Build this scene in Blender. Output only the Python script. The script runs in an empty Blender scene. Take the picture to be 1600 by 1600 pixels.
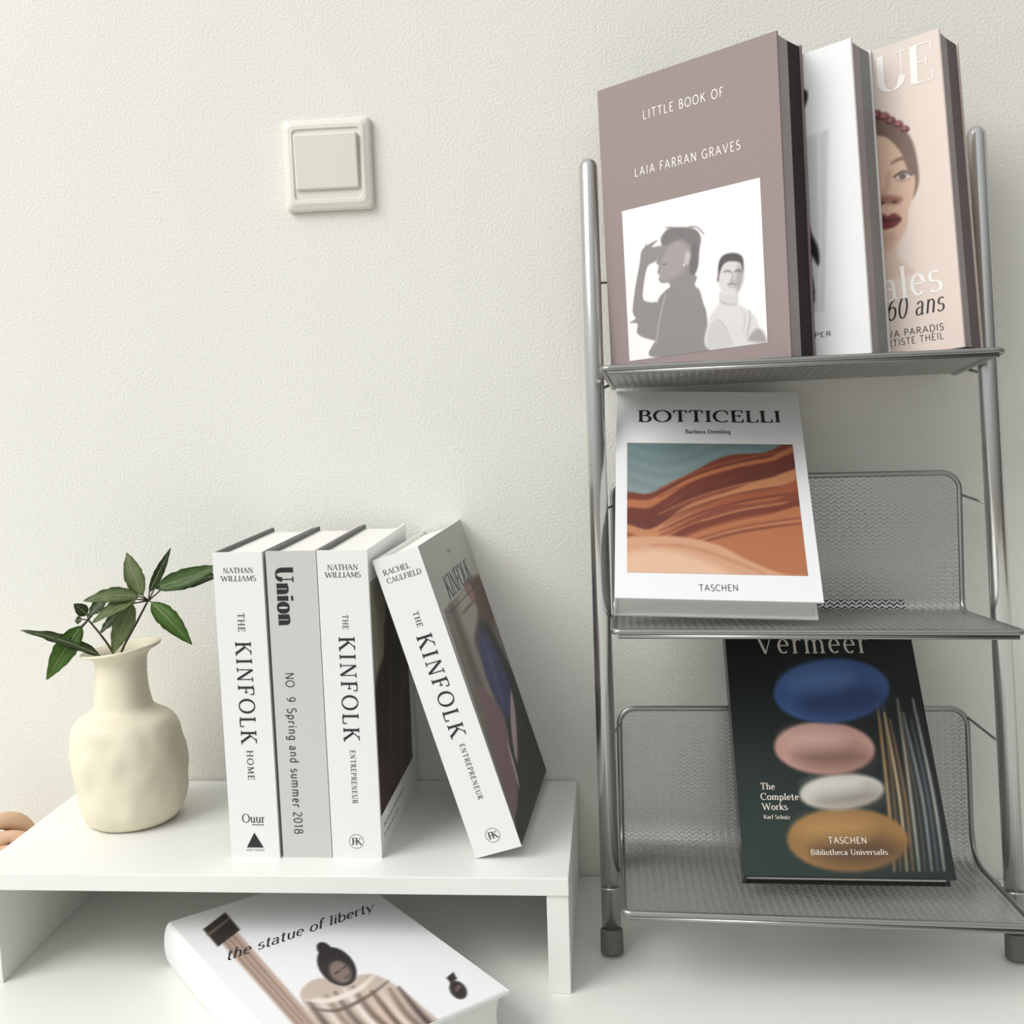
import bpy, bmesh, math, random
import numpy as np
from mathutils import Vector, Matrix, noise as mnoise

random.seed(7)
SC = bpy.context.scene
COL = SC.collection
PI = math.pi

# ------------------------------------------------------------------ camera
cam_d = bpy.data.cameras.new('camera')
cam_d.sensor_width = 36.0
cam_d.lens = 38.25
cam_d.clip_start = 0.02
cam = bpy.data.objects.new('camera', cam_d)
COL.objects.link(cam)
cam.matrix_world = Matrix(((0.9954, 0.0223, 0.0934, 0.0),
                           (0.0902, 0.1164, -0.9891, -1.005),
                           (-0.0329, 0.9930, 0.1138, 0.47),
                           (0, 0, 0, 1)))
SC.camera = cam

# ------------------------------------------------------------------ world, lights, exposure
world = bpy.data.worlds.new('world')
SC.world = world
world.use_nodes = True
wn = world.node_tree
wn.nodes.clear()
w_out = wn.nodes.new('ShaderNodeOutputWorld')
w_bg = wn.nodes.new('ShaderNodeBackground')
w_tc = wn.nodes.new('ShaderNodeTexCoord')
w_dot = wn.nodes.new('ShaderNodeVectorMath'); w_dot.operation = 'DOT_PRODUCT'
w_dot.inputs[1].default_value = Vector((-0.55, -0.33, 0.76)).normalized()
w_rmp = wn.nodes.new('ShaderNodeValToRGB')
w_map = wn.nodes.new('ShaderNodeMapRange')
w_map.inputs['From Min'].default_value = -1.0
w_map.inputs['From Max'].default_value = 1.0
e = w_rmp.color_ramp.elements
e[0].position = 0.22; e[0].color = (0.10, 0.10, 0.095, 1)
e[1].position = 0.92; e[1].color = (1.10, 1.13, 1.17, 1)
m_ = w_rmp.color_ramp.elements.new(0.6); m_.color = (0.50, 0.50, 0.485, 1)
wn.links.new(w_tc.outputs['Generated'], w_dot.inputs[0])
wn.links.new(w_dot.outputs['Value'], w_map.inputs['Value'])
wn.links.new(w_map.outputs['Result'], w_rmp.inputs['Fac'])
wn.links.new(w_rmp.outputs['Color'], w_bg.inputs['Color'])
w_bg.inputs['Strength'].default_value = 1.0
wn.links.new(w_bg.outputs['Background'], w_out.inputs['Surface'])


def area(name, loc, target, size, power, color):
    d = bpy.data.lights.new(name, 'AREA')
    d.shape = 'RECTANGLE'; d.size = size[0]; d.size_y = size[1]
    d.energy = power; d.color = color
    o = bpy.data.objects.new(name, d)
    COL.objects.link(o)
    o.location = loc
    o.rotation_euler = (Vector(target) - Vector(loc)).to_track_quat('-Z', 'Y').to_euler()
    return o


area('window_daylight', (-2.1, -1.75, 2.5), (0.0, -0.1, 0.3), (2.0, 1.8), 98.0, (1.0, 0.985, 0.95))
SC.view_settings.view_transform = 'Standard'
SC.view_settings.look = 'None'
SC.view_settings.exposure = -0.29
SC.view_settings.gamma = 1.0
SC.view_settings.use_curve_mapping = False


# ------------------------------------------------------------------ helpers: colours and materials
def lin(c):
    c = c / 255.0
    return c / 12.92 if c <= 0.04045 else ((c + 0.055) / 1.055) ** 2.4


def rgb(r, g, b):
    return (lin(r), lin(g), lin(b))


MATS = {}


def mat(name, col, rough=0.5, metal=0.0, bump=0.0, bscale=300.0, spec=0.5, var=0.0, vscale=40.0, detail=3.0, coat=0.0):
    if name in MATS:
        return MATS[name]
    m = bpy.data.materials.new(name)
    m.use_nodes = True
    nt = m.node_tree
    b = nt.nodes['Principled BSDF']
    b.inputs['Base Color'].default_value = (*col, 1)
    b.inputs['Roughness'].default_value = rough
    b.inputs['Metallic'].default_value = metal
    b.inputs['Specular IOR Level'].default_value = spec
    if coat:
        b.inputs['Coat Weight'].default_value = coat
        b.inputs['Coat Roughness'].default_value = 0.25
    if bump or var:
        tc = nt.nodes.new('ShaderNodeTexCoord')
    if bump:
        n = nt.nodes.new('ShaderNodeTexNoise')
        n.inputs['Scale'].default_value = bscale
        n.inputs['Detail'].default_value = detail
        nt.links.new(tc.outputs['Object'], n.inputs['Vector'])
        bp = nt.nodes.new('ShaderNodeBump')
        bp.inputs['Strength'].default_value = bump
        bp.inputs['Distance'].default_value = 0.001
        nt.links.new(n.outputs['Fac'], bp.inputs['Height'])
        nt.links.new(bp.outputs['Normal'], b.inputs['Normal'])
    if var:
        n2 = nt.nodes.new('ShaderNodeTexNoise')
        n2.inputs['Scale'].default_value = vscale
        n2.inputs['Detail'].default_value = 4.0
        nt.links.new(tc.outputs['Object'], n2.inputs['Vector'])
        r = nt.nodes.new('ShaderNodeValToRGB')
        r.color_ramp.elements[0].position = 0.3
        r.color_ramp.elements[1].position = 0.7
        r.color_ramp.elements[0].color = (*[c * (1 - var) for c in col], 1)
        r.color_ramp.elements[1].color = (*[min(1, c * (1 + var)) for c in col], 1)
        nt.links.new(n2.outputs['Fac'], r.inputs['Fac'])
        nt.links.new(r.outputs['Color'], b.inputs['Base Color'])
    MATS[name] = m
    return m


def paper_mat(name, col, axis='Y'):
    """page edges: fine stacked-sheet lines"""
    if name in MATS:
        return MATS[name]
    m = mat(name, col, 0.8, spec=0.2)
    nt = m.node_tree
    b = nt.nodes['Principled BSDF']
    tc = nt.nodes.new('ShaderNodeTexCoord')
    w = nt.nodes.new('ShaderNodeTexWave')
    w.bands_direction = axis
    w.inputs['Scale'].default_value = 330.0
    w.inputs['Distortion'].default_value = 0.6
    w.inputs['Detail'].default_value = 1.0
    nt.links.new(tc.outputs['Object'], w.inputs['Vector'])
    r = nt.nodes.new('ShaderNodeValToRGB')
    r.color_ramp.elements[0].color = (*[c * 0.93 for c in col], 1)
    r.color_ramp.elements[1].color = (*col, 1)
    nt.links.new(w.outputs['Fac'], r.inputs['Fac'])
    nt.links.new(r.outputs['Color'], b.inputs['Base Color'])
    return m


def print_mat():
    """printed picture: colours come from the painted grid of the picture itself"""
    if 'printed_picture' in MATS:
        return MATS['printed_picture']
    m = mat('printed_picture', (1, 1, 1), 0.42, spec=0.4)
    nt = m.node_tree
    a = nt.nodes.new('ShaderNodeVertexColor')
    a.layer_name = 'print'
    nt.links.new(a.outputs['Color'], nt.nodes['Principled BSDF'].inputs['Base Color'])
    return m


# ------------------------------------------------------------------ helpers: objects
def empty(name, loc=(0, 0, 0), rot=None):
    o = bpy.data.objects.new(name, None)
    o.empty_display_size = 0.03
    COL.objects.link(o)
    if rot is None:
        o.location = loc
    else:
        o.matrix_world = Matrix.Translation(loc) @ rot.to_4x4()
    return o


def tag(o, label, cat, group=None):
    o['label'] = label
    o['category'] = cat
    if group:
        o['group'] = group
    return o


def obj(name, bm, material, parent=None, smooth=False):
    me = bpy.data.meshes.new(name)
    bm.normal_update()
    bm.to_mesh(me)
    bm.free()
    for m in (material if isinstance(material, (list, tuple)) else [material]):
        me.materials.append(m)
    if smooth:
        for p in me.polygons:
            p.use_smooth = True
    o = bpy.data.objects.new(name, me)
    COL.objects.link(o)
    if parent is not None:
        o.parent = parent
    return o


def add_box(bm, lo, hi, bevel=0.0, seg=2):
    vs = [bm.verts.new((x, y, z)) for x in (lo[0], hi[0]) for y in (lo[1], hi[1]) for z in (lo[2], hi[2])]
    fs = [(0, 1, 3, 2), (4, 6, 7, 5), (0, 4, 5, 1), (2, 3, 7, 6), (0, 2, 6, 4), (1, 5, 7, 3)]
    faces = [bm.faces.new([vs[i] for i in f]) for f in fs]
    if bevel:
        es = list({ed for f in faces for ed in f.edges})
        bmesh.ops.bevel(bm, geom=es, offset=bevel, segments=seg, affect='EDGES', profile=0.5)
    return bm


def prism(bm, poly, z0, z1, bevel=0.0):
    """extrude an XY outline from z0 to z1"""
    a = [bm.verts.new((x, y, z0)) for x, y in poly]
    b = [bm.verts.new((x, y, z1)) for x, y in poly]
    n = len(poly)
    fs = [bm.faces.new(a[::-1]), bm.faces.new(b)]
    for i in range(n):
        fs.append(bm.faces.new((a[i], a[(i + 1) % n], b[(i + 1) % n], b[i])))
    if bevel:
        es = [ed for ed in {ed for f in fs for ed in f.edges} if ed.calc_face_angle(0) > 0.6]
        bmesh.ops.bevel(bm, geom=es, offset=bevel, segments=2, affect='EDGES', profile=0.5)
    return bm


def catmull(pts, n=8, closed=False):
    P = [np.array(p, float) for p in pts]
    out = []
    N = len(P)
    rng = range(N if closed else N - 1)
    for i in rng:
        if closed:
            p0, p1, p2, p3 = P[(i - 1) % N], P[i], P[(i + 1) % N], P[(i + 2) % N]
        else:
            p0, p1, p2, p3 = P[max(i - 1, 0)], P[i], P[i + 1], P[min(i + 2, N - 1)]
        for k in range(n):
            t = k / n
            out.append(0.5 * (2 * p1 + (p2 - p0) * t + (2 * p0 - 5 * p1 + 4 * p2 - p3) * t * t + (3 * p1 - p0 - 3 * p2 + p3) * t ** 3))
    if not closed:
        out.append(P[-1])
    return out


def tube(bm, pts, r, seg=10, closed=False, caps=True):
    P = [Vector(p) for p in pts]
    n = len(P)
    rad = r if isinstance(r, (list, tuple)) else [r] * n
    rings = []
    prev_n = None
    for i in range(n):
        if closed:
            t = (P[(i + 1) % n] - P[i - 1]).normalized()
        else:
            t = (P[min(i + 1, n - 1)] - P[max(i - 1, 0)]).normalized()
        if prev_n is None:
            ref = Vector((0, 0, 1)) if abs(t.z) < 0.9 else Vector((1, 0, 0))
            nn = (ref - t * ref.dot(t)).normalized()
        else:
            nn = (prev_n - t * prev_n.dot(t)).normalized()
        prev_n = nn
        bb = t.cross(nn)
        rings.append([bm.verts.new(P[i] + (nn * math.cos(2 * PI * k / seg) + bb * math.sin(2 * PI * k / seg)) * rad[i]) for k in range(seg)])
    m = n if closed else n - 1
    for i in range(m):
        a, b = rings[i], rings[(i + 1) % n]
        off = 0
        if closed and i == n - 1:
            off = min(range(seg), key=lambda s: sum((a[k].co - b[(k + s) % seg].co).length for k in range(seg)))
        for k in range(seg):
            bm.faces.new((a[k], a[(k + 1) % seg], b[(k + 1 + off) % seg], b[(k + off) % seg]))
    if caps and not closed:
        bm.faces.new(rings[0][::-1])
        bm.faces.new(rings[-1])
    return bm


# ------------------------------------------------------------------ lettering: pen-stroke alphabet
def arc(cx, cy, rx, ry, a0, a1, n=12):
    return [(cx + rx * math.cos(math.radians(a0 + (a1 - a0) * i / n)), cy + ry * math.sin(math.radians(a0 + (a1 - a0) * i / n))) for i in range(n + 1)]


X = 0.64   # x-height
GLY = {
    'A': (.86, [('n s', [(.06, 0), (.42, 1)]), ('k e', [(.42, 1), (.80, 0)]), ('n', [(.2, .34), (.64, .34)])]),
    'B': (.70, [('k se', [(.14, 0), (.14, 1)]), ('a', [(.14, 1), (.34, 1)] + arc(.34, .77, .22, .23, 90, -90) + [(.14, .54)]), ('a', [(.14, .54), (.36, .54)] + arc(.36, .27, .27, .27, 90, -90) + [(.14, 0)])]),
    'C': (.82, [('a', arc(.47, .5, .41, .5, 48, 312, 20)), ('nx', [(.75, .86), (.75, .66)])]),
    'D': (.84, [('k se', [(.14, 0), (.14, 1)]), ('a', [(.14, 1), (.34, 1)] + arc(.34, .5, .42, .5, 90, -90, 16) + [(.14, 0)])]),
    'E': (.68, [('k se', [(.14, 0), (.14, 1)]), ('n', [(.14, 1), (.6, 1)]), ('n', [(.14, .53), (.46, .53)]), ('n', [(.14, 0), (.62, 0)]), ('nx', [(.6, 1), (.6, .78)]), ('nx', [(.62, 0), (.62, .24)]), ('nx', [(.46, .42), (.46, .64)])]),
    'F': (.62, [('k se', [(.14, 0), (.14, 1)]), ('n', [(.14, 1), (.58, 1)]), ('n', [(.14, .51), (.45, .51)]), ('nx', [(.58, 1), (.58, .78)]), ('nx', [(.45, .4), (.45, .62)])]),
    'G': (.88, [('a', arc(.47, .5, .41, .5, 48, 330, 20)), ('k', [(.78, .04), (.78, .42)]), ('n', [(.56, .42), (.86, .42)])]),
    'H': (.88, [('k se', [(.14, 0), (.14, 1)]), ('k se', [(.74, 0), (.74, 1)]), ('n', [(.14, .52), (.74, .52)])]),
    'I': (.32, [('k se', [(.16, 0), (.16, 1)])]),
    'K': (.82, [('k se', [(.14, 0), (.14, 1)]), ('n e', [(.14, .42), (.66, 1)]), ('k e', [(.32, .6), (.74, 0)])]),
    'L': (.64, [('k se', [(.14, 0), (.14, 1)]), ('n', [(.14, 0), (.6, 0)]), ('nx', [(.6, 0), (.6, .24)])]),
    'M': (1.0, [('n s', [(.12, 0), (.14, 1)]), ('k', [(.14, 1), (.5, .1)]), ('n', [(.5, .1), (.86, 1)]), ('k e', [(.86, 1), (.88, 0)])]),
    'N': (.9, [('n s', [(.14, 0), (.14, 1)]), ('k', [(.14, 1), (.76, 0)]), ('n e', [(.76, 0), (.76, 1)])]),
    'O': (.94, [('a', arc(.47, .5, .41, .5, 0, 360, 26))]),
    'P': (.66, [('k se', [(.14, 0), (.14, 1)]), ('a', [(.14, 1), (.36, 1)] + arc(.36, .74, .26, .26, 90, -90) + [(.14, .48)])]),
    'R': (.76, [('k se', [(.14, 0), (.14, 1)]), ('a', [(.14, 1), (.36, 1)] + arc(.36, .75, .25, .25, 90, -90) + [(.14, .5)]), ('k e', [(.36, .5), (.7, 0)])]),
    'S': (.64, [('a', arc(.32, .75, .22, .25, 40, 250, 12) + arc(.32, .26, .25, .27, 80, -150, 12))]),
    'T': (.74, [('k s', [(.37, 0), (.37, 1)]), ('n', [(.04, 1), (.70, 1)]), ('nx', [(.05, 1), (.05, .78)]), ('nx', [(.69, 1), (.69, .78)])]),
    'U': (.86, [('k s', [(.15, 1), (.15, .34)]), ('a', [(.15, .36)] + arc(.44, .34, .29, .34, 180, 360, 14)), ('n e', [(.73, .34), (.73, 1)])]),
    'V': (.84, [('k s', [(.05, 1), (.42, 0)]), ('n e', [(.42, 0), (.78, 1)])]),
    'W': (1.2, [('k s', [(.05, 1), (.34, 0)]), ('n', [(.34, 0), (.6, .95)]), ('k', [(.6, .95), (.86, 0)]), ('n e', [(.86, 0), (1.14, 1)])]),
    '&': (.8, [('a', [(.72, .0), (.24, .68)] + arc(.36, .8, .16, .2, 190, -10, 10) + [(.44, .6), (.2, .44)] + arc(.32, .24, .24, .24, 150, 330, 10) + [(.7, .46)])]),
    'a': (.58, [('k', [(.42, .46), (.42, .08), (.5, 0)]), ('a', arc(.26, .46, .16, .18, 160, 0, 8)), ('a', [(.42, .36)] + arc(.25, .18, .18, .18, 90, 330, 12))]),
    'b': (.62, [('k e', [(.12, 0), (.12, 1)]), ('a', arc(.32, .32, .22, .32, 150, -150, 16))]),
    'c': (.54, [('a', arc(.3, .32, .23, .32, 48, 318, 16))]),
    'd': (.64, [('k e', [(.48, 0), (.48, 1)]), ('a', arc(.3, .32, .22, .32, 30, 330, 16))]),
    'e': (.56, [('n', [(.09, .36), (.48, .36)]), ('a', [(.48, .36)] + arc(.29, .33, .2, .31, 8, 312, 18))]),
    'f': (.38, [('k s', [(.16, 0), (.16, .78)] + arc(.32, .8, .16, .2, 180, 60, 8)), ('n', [(.02, X), (.34, X)])]),
    'g': (.62, [('k', [(.48, X), (.48, -.1)]), ('a', [(.48, -.1)] + arc(.28, -.1, .2, .2, 0, -150, 10)), ('a', arc(.29, .32, .21, .32, 30, 330, 16))]),
    'h': (.62, [('k se', [(.13, 0), (.13, 1)]), ('a', [(.13, .42)] + arc(.31, .42, .18, .22, 170, 0, 10)), ('k e', [(.49, .42), (.49, 0)])]),
    'i': (.28, [('k se', [(.14, 0), (.14, X)]), ('k', [(.14, .8), (.14, .92)])]),
    'k': (.6, [('k se', [(.13, 0), (.13, 1)]), ('n e', [(.13, .26), (.48, X)]), ('k e', [(.26, .38), (.54, 0)])]),
    'l': (.28, [('k se', [(.14, 0), (.14, 1)])]),
    'm': (.96, [('k se', [(.13, 0), (.13, X)]), ('a', [(.13, .44)] + arc(.3, .44, .17, .2, 170, 0, 10)), ('k e', [(.47, .44), (.47, 0)]), ('a', [(.47, .44)] + arc(.64, .44, .17, .2, 170, 0, 10)), ('k e', [(.81, .44), (.81, 0)])]),
    'n': (.62, [('k se', [(.13, 0), (.13, X)]), ('a', [(.13, .42)] + arc(.31, .42, .18, .22, 170, 0, 10)), ('k e', [(.49, .42), (.49, 0)])]),
    'o': (.6, [('a', arc(.3, .32, .23, .32, 0, 360, 22))]),
    'p': (.62, [('k se', [(.13, -.3), (.13, X)]), ('a', arc(.32, .32, .21, .32, 150, -150, 16))]),
    'r': (.44, [('k se', [(.13, 0), (.13, X)]), ('a', [(.13, .42)] + arc(.31, .42, .18, .21, 170, 50, 8))]),
    's': (.5, [('a', arc(.25, .48, .16, .16, 40, 250, 10) + arc(.25, .17, .19, .17, 80, -150, 10))]),
    't': (.4, [('k', [(.17, .88), (.17, .12)] + arc(.28, .12, .11, .12, 180, 300, 6)), ('n', [(.03, X), (.34, X)])]),
    'u': (.62, [('k s', [(.13, X), (.13, .2)]), ('a', arc(.31, .22, .18, .22, 180, 360, 10)), ('k e', [(.49, X), (.49, 0)])]),
    'v': (.58, [('k s', [(.06, X), (.29, 0)]), ('n e', [(.29, 0), (.52, X)])]),
    'w': (.84, [('k s', [(.05, X), (.24, 0)]), ('n', [(.24, 0), (.42, .6)]), ('k', [(.42, .6), (.6, 0)]), ('n e', [(.6, 0), (.8, X)])]),
    'y': (.58, [('k s', [(.06, X), (.3, 0)]), ('n e', [(.16, -.3), (.3, 0), (.52, X)])]),
    'z': (.52, [('n', [(.08, X), (.46, X)]), ('k', [(.46, X), (.06, 0)]), ('n', [(.06, 0), (.48, 0)])]),
    '0': (.64, [('a', arc(.32, .5, .24, .5, 0, 360, 22))]),
    '1': (.44, [('k s', [(.26, 0), (.26, 1)]), ('n', [(.26, 1), (.08, .84)])]),
    '2': (.62, [('a', arc(.3, .73, .22, .27, 160, -20, 12) + [(.08, 0)]), ('n', [(.08, 0), (.56, 0)])]),
    '6': (.64, [('a', [(.5, .98)] + arc(.5, .36, .42, .62, 100, 180, 8)), ('a', arc(.32, .31, .23, .31, 0, 360, 18))]),
    '8': (.64, [('a', arc(.32, .76, .2, .24, 0, 360, 16)), ('a', arc(.32, .27, .24, .27, 0, 360, 16))]),
    '9': (.64, [('a', [(.14, .02)] + arc(.14, .64, .42, .62, -80, 0, 8)), ('a', arc(.32, .69, .23, .31, 0, 360, 18))]),
    '.': (.28, [('k', [(.14, 0), (.14, .12)])]),
    ' ': (.36, []),
}


def stroke_quads(pts, widths):
    P = [np.array(p, float) for p in pts]
    n = len(P)
    L, R = [], []
    for i in range(n):
        a, b = P[max(i - 1, 0)], P[min(i + 1, n - 1)]
        t = b - a
        t = t / (np.linalg.norm(t) + 1e-9)
        nn = np.array([-t[1], t[0]])
        L.append(P[i] + nn * widths[i] / 2)
        R.append(P[i] - nn * widths[i] / 2)
    return [(L[i], L[i + 1], R[i + 1], R[i]) for i in range(n - 1)]


def text_quads(s, thin=.05, thick=.14, serif=.12, slant=0.0, track=0.06):
    quads = []
    x = 0.0
    for ch in s:
        w, strokes = GLY[ch]
        top = X if ch in 'aceimnorsuvwxz' else 1.0
        for si, (fl, pts) in enumerate(strokes):
            if 'x' in fl and not serif:
                continue
            ws = []
            for i in range(len(pts)):
                if fl[0] == 'n':
                    ws.append(thin)
                elif fl[0] == 'k':
                    ws.append(thick)
                else:
                    a, b = np.array(pts[max(i - 1, 0)]), np.array(pts[min(i + 1, len(pts) - 1)])
                    t = (b - a) / (np.linalg.norm(b - a) + 1e-9)
                    ws.append(thin + (thick - thin) * abs(t[1]) ** 1.5)
            if 'x' in fl:
                ws = [thin * 1.2, thin * 1.2]
            qs = stroke_quads(pts, ws)
            serq = []
            if serif:
                for f, p in (('s', pts[0]), ('e', pts[-1])):
                    if f in fl[1:]:
                        hh = thin * 1.1
                        y0 = p[1] if p[1] < 0.3 * top else p[1] - hh
                        sl = serif + thick * .3
                        serq.append(((p[0] - sl, y0), (p[0] + sl, y0), (p[0] + sl, y0 + hh), (p[0] - sl, y0 + hh)))
            for lv, grp in ((0, qs), (0.5, serq)):
                for q in grp:
                    quads.append(([(a[0] + x + slant * a[1], a[1]) for a in q], si + lv))
        x += w + track
    return quads, x - track


def add_text(bm, s, height, origin, ex, ey, width=None, align='c', **kw):
    """letters lying in the plane of ex, ey; origin is on the baseline"""
    quads, w = text_quads(s, **kw)
    kx = height if width is None else width / w
    off = {'l': 0, 'c': -w / 2, 'r': -w}[align]
    o = Vector(origin); ex = Vector(ex); ey = Vector(ey)
    nz = ex.cross(ey)
    for q, lv in quads:
        try:
            bm.faces.new([bm.verts.new(o + ex * ((p[0] + off) * kx) + ey * (p[1] * height) + nz * (lv * 8e-6)) for p in q])
        except ValueError:
            pass
    return bm


SERIF = dict(thin=.05, thick=.13, serif=.10)
TITLE = dict(thin=.06, thick=.145, serif=.10, track=.25)
SANS = dict(thin=.10, thick=.11, serif=0, track=.12)
HEAVY = dict(thin=.07, thick=.30, serif=.07, track=.14)


# ------------------------------------------------------------------ painted pictures for covers
def homography(src, dst):
    A = []
    for (x, y), (u, v) in zip(src, dst):
        A.append([x, y, 1, 0, 0, 0, -u * x, -u * y, -u])
        A.append([0, 0, 0, x, y, 1, -v * x, -v * y, -v])
    _, _, vt = np.linalg.svd(np.array(A, float))
    return vt[-1].reshape(3, 3)


class Art:
    """a picture of W x H metres painted on an nx x ny grid; drawing coordinates are those of the sketch whose corners are quad (TL, TR, BR, BL)"""

    def __init__(self, quad, W, H, nx, ny, bg):
        self.W, self.H, self.nx, self.ny = W, H, nx, ny
        self.M = homography(quad, [(0, H), (W, H), (W, 0), (0, 0)])
        self.c = np.zeros((ny, nx, 3))
        self.c[:] = np.array(bg) / 255.0
        self.xs = np.linspace(0, W, nx)
        self.ys = np.linspace(0, H, ny)
        self.px = W / nx

    def pt(self, p):
        q = self.M @ np.array([p[0], p[1], 1.0])
        return q[:2] / q[2]

    def _mix(self, j0, j1, i0, i1, a, col):
        if callable(col):
            gx, gy = np.meshgrid(self.xs[i0:i1] / self.W, self.ys[j0:j1] / self.H)
            cc = col(gx, gy) / 255.0
        else:
            cc = np.array(col) / 255.0
        reg = self.c[j0:j1, i0:i1]
        reg[:] = reg * (1 - a[..., None]) + cc * a[..., None]

    def poly(self, pts, col, smooth=True, soft=1.0, alpha=1.0, raw=False):
        P = catmull(pts, 6, True) if smooth else [np.array(p, float) for p in pts]
        Q = np.array(P if raw else [self.pt(p) for p in P])
        s = soft * self.px
        i0, i1 = np.searchsorted(self.xs, [Q[:, 0].min() - 2 * s, Q[:, 0].max() + 2 * s])
        j0, j1 = np.searchsorted(self.ys, [Q[:, 1].min() - 2 * s, Q[:, 1].max() + 2 * s])
        if i1 <= i0 or j1 <= j0:
            return
        gx, gy = np.meshgrid(self.xs[i0:i1], self.ys[j0:j1])
        d = np.full(gx.shape, 1e9)
        ins = np.zeros(gx.shape, bool)
        for k in range(len(Q)):
            a, b = Q[k], Q[(k + 1) % len(Q)]
            ab = b - a
            L2 = ab @ ab + 1e-15
            t = np.clip(((gx - a[0]) * ab[0] + (gy - a[1]) * ab[1]) / L2, 0, 1)
            d = np.minimum(d, np.hypot(gx - a[0] - t * ab[0], gy - a[1] - t * ab[1]))
            if abs(ab[1]) > 1e-12:
                cr = ((a[1] > gy) != (b[1] > gy)) & (gx < ab[0] * (gy - a[1]) / ab[1] + a[0])
                ins ^= cr
        sd = np.where(ins, d, -d)
        a_ = np.clip(0.5 + sd / (2 * s), 0, 1) * alpha
        self._mix(j0, j1, i0, i1, a_, col)

    def line(self, pts, width, col, soft=1.0, alpha=1.0, taper=False):
        """width in sketch units"""
        P = catmull(pts, 6) if len(pts) > 2 else [np.array(p, float) for p in pts]
        n = len(P)
        ws = [width * ((0.25 + 0.75 * math.sin(PI * i / max(n - 1, 1))) if taper else 1.0) for i in range(n)]
        qs = stroke_quads(P, ws)
        ring = [q[0] for q in qs] + [qs[-1][1], qs[-1][2]] + [q[3] for q in qs[::-1]]
        self.poly(ring, col, smooth=False, soft=soft, alpha=alpha)

    def ell(self, c, rx, ry, col, rot=0.0, soft=1.0, alpha=1.0):
        r = math.radians(rot)
        pts = [(c[0] + rx * math.cos(t) * math.cos(r) - ry * math.sin(t) * math.sin(r), c[1] + rx * math.cos(t) * math.sin(r) + ry * math.sin(t) * math.cos(r)) for t in np.linspace(0, 2 * PI, 28)[:-1]]
        self.poly(pts, col, smooth=False, soft=soft, alpha=alpha)

    def build(self, name, parent, origin, ex, ey):
        o, ex, ey = np.array(origin), np.array(ex, float), np.array(ey, float)
        gx, gy = np.meshgrid(self.xs, self.ys)
        co = o + gx[..., None] * ex + gy[..., None] * ey
        nx, ny = self.nx, self.ny
        idx = np.arange(nx * ny).reshape(ny, nx)
        f = np.stack([idx[:-1, :-1], idx[:-1, 1:], idx[1:, 1:], idx[1:, :-1]], -1).reshape(-1, 4)
        me = bpy.data.meshes.new(name)
        me.vertices.add(nx * ny)
        me.vertices.foreach_set('co', co.reshape(-1).astype(np.float32))
        me.loops.add(f.size)
        me.loops.foreach_set('vertex_index', f.reshape(-1).astype(np.int32))
        me.polygons.add(len(f))
        me.polygons.foreach_set('loop_start', np.arange(0, f.size, 4, dtype=np.int32))
        me.update(calc_edges=True)
        at = me.color_attributes.new('print', 'FLOAT_COLOR', 'POINT')
        c = np.clip(self.c, 0, 1)
        l = np.where(c <= 0.04045, c / 12.92, ((c + 0.055) / 1.055) ** 2.4)
        at.data.foreach_set('color', np.concatenate([l, np.ones((ny, nx, 1))], -1).reshape(-1).astype(np.float32))
        me.materials.append(print_mat())
        ob = bpy.data.objects.new(name, me)
        COL.objects.link(ob)
        ob.parent = parent
        return ob


# ------------------------------------------------------------------ the setting
def struct(name, bm, m):
    o = obj(name, bm, m)
    o['kind'] = 'structure'
    return o


WALL = mat('wall_paint', rgb(232, 231, 223), 0.85, bump=0.6, bscale=430, spec=0.25, detail=2.0, var=0.012, vscale=3.0)
bm = bmesh.new(); add_box(bm, (-3.0, 0.0, -0.75), (3.0, 0.12, 2.2))
struct('wall_back', bm, WALL)
bm = bmesh.new(); add_box(bm, (-3.0, -3.2, -0.80), (3.0, 0.0, -0.75))
struct('floor', bm, mat('floor_boards', rgb(150, 128, 104), 0.5, var=0.12, vscale=6))

WHITE = mat('white_laminate', rgb(236, 236, 231), 0.38, bump=0.02, bscale=60, spec=0.45)
desk = empty('desk', (0, -0.4, 0))
tag(desk, 'wide white desk against the wall that carries the small riser and the metal rack', 'desk')
bm = bmesh.new(); add_box(bm, (-1.1, -0.40, -0.028), (0.9, 0.3985, 0.0), 0.0015)
obj('desk_top', bm, mat('desk_white', rgb(231, 232, 226), 0.36, bump=0.02, bscale=50, spec=0.45), desk)
for sx in (-1.02, 0.82):
    for sy in (-0.34, 0.33):
        bm = bmesh.new(); add_box(bm, (sx - .025, sy - .025, -0.75), (sx + .025, sy + .025, -0.028), 0.002)
        obj('leg', bm, WHITE, desk)

# ------------------------------------------------------------------ white riser
RZ = 0.095
riser = empty('desk_riser', (-0.282, -0.106, 0))
tag(riser, 'low white wooden riser holding the vase and four upright books', 'desk riser')
bm = bmesh.new(); add_box(bm, (-0.241, -0.1035, RZ - 0.0145), (0.241, 0.1035, RZ), 0.0008)
obj('top_board', bm, WHITE, riser)
for a, b in ((-0.2405, -0.2235), (0.2235, 0.2405)):
    bm = bmesh.new(); add_box(bm, (a, -0.1015, 0.0), (b, 0.103, RZ - 0.0145), 0.0006)
    obj('side_panel', bm, WHITE, riser)

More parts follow.
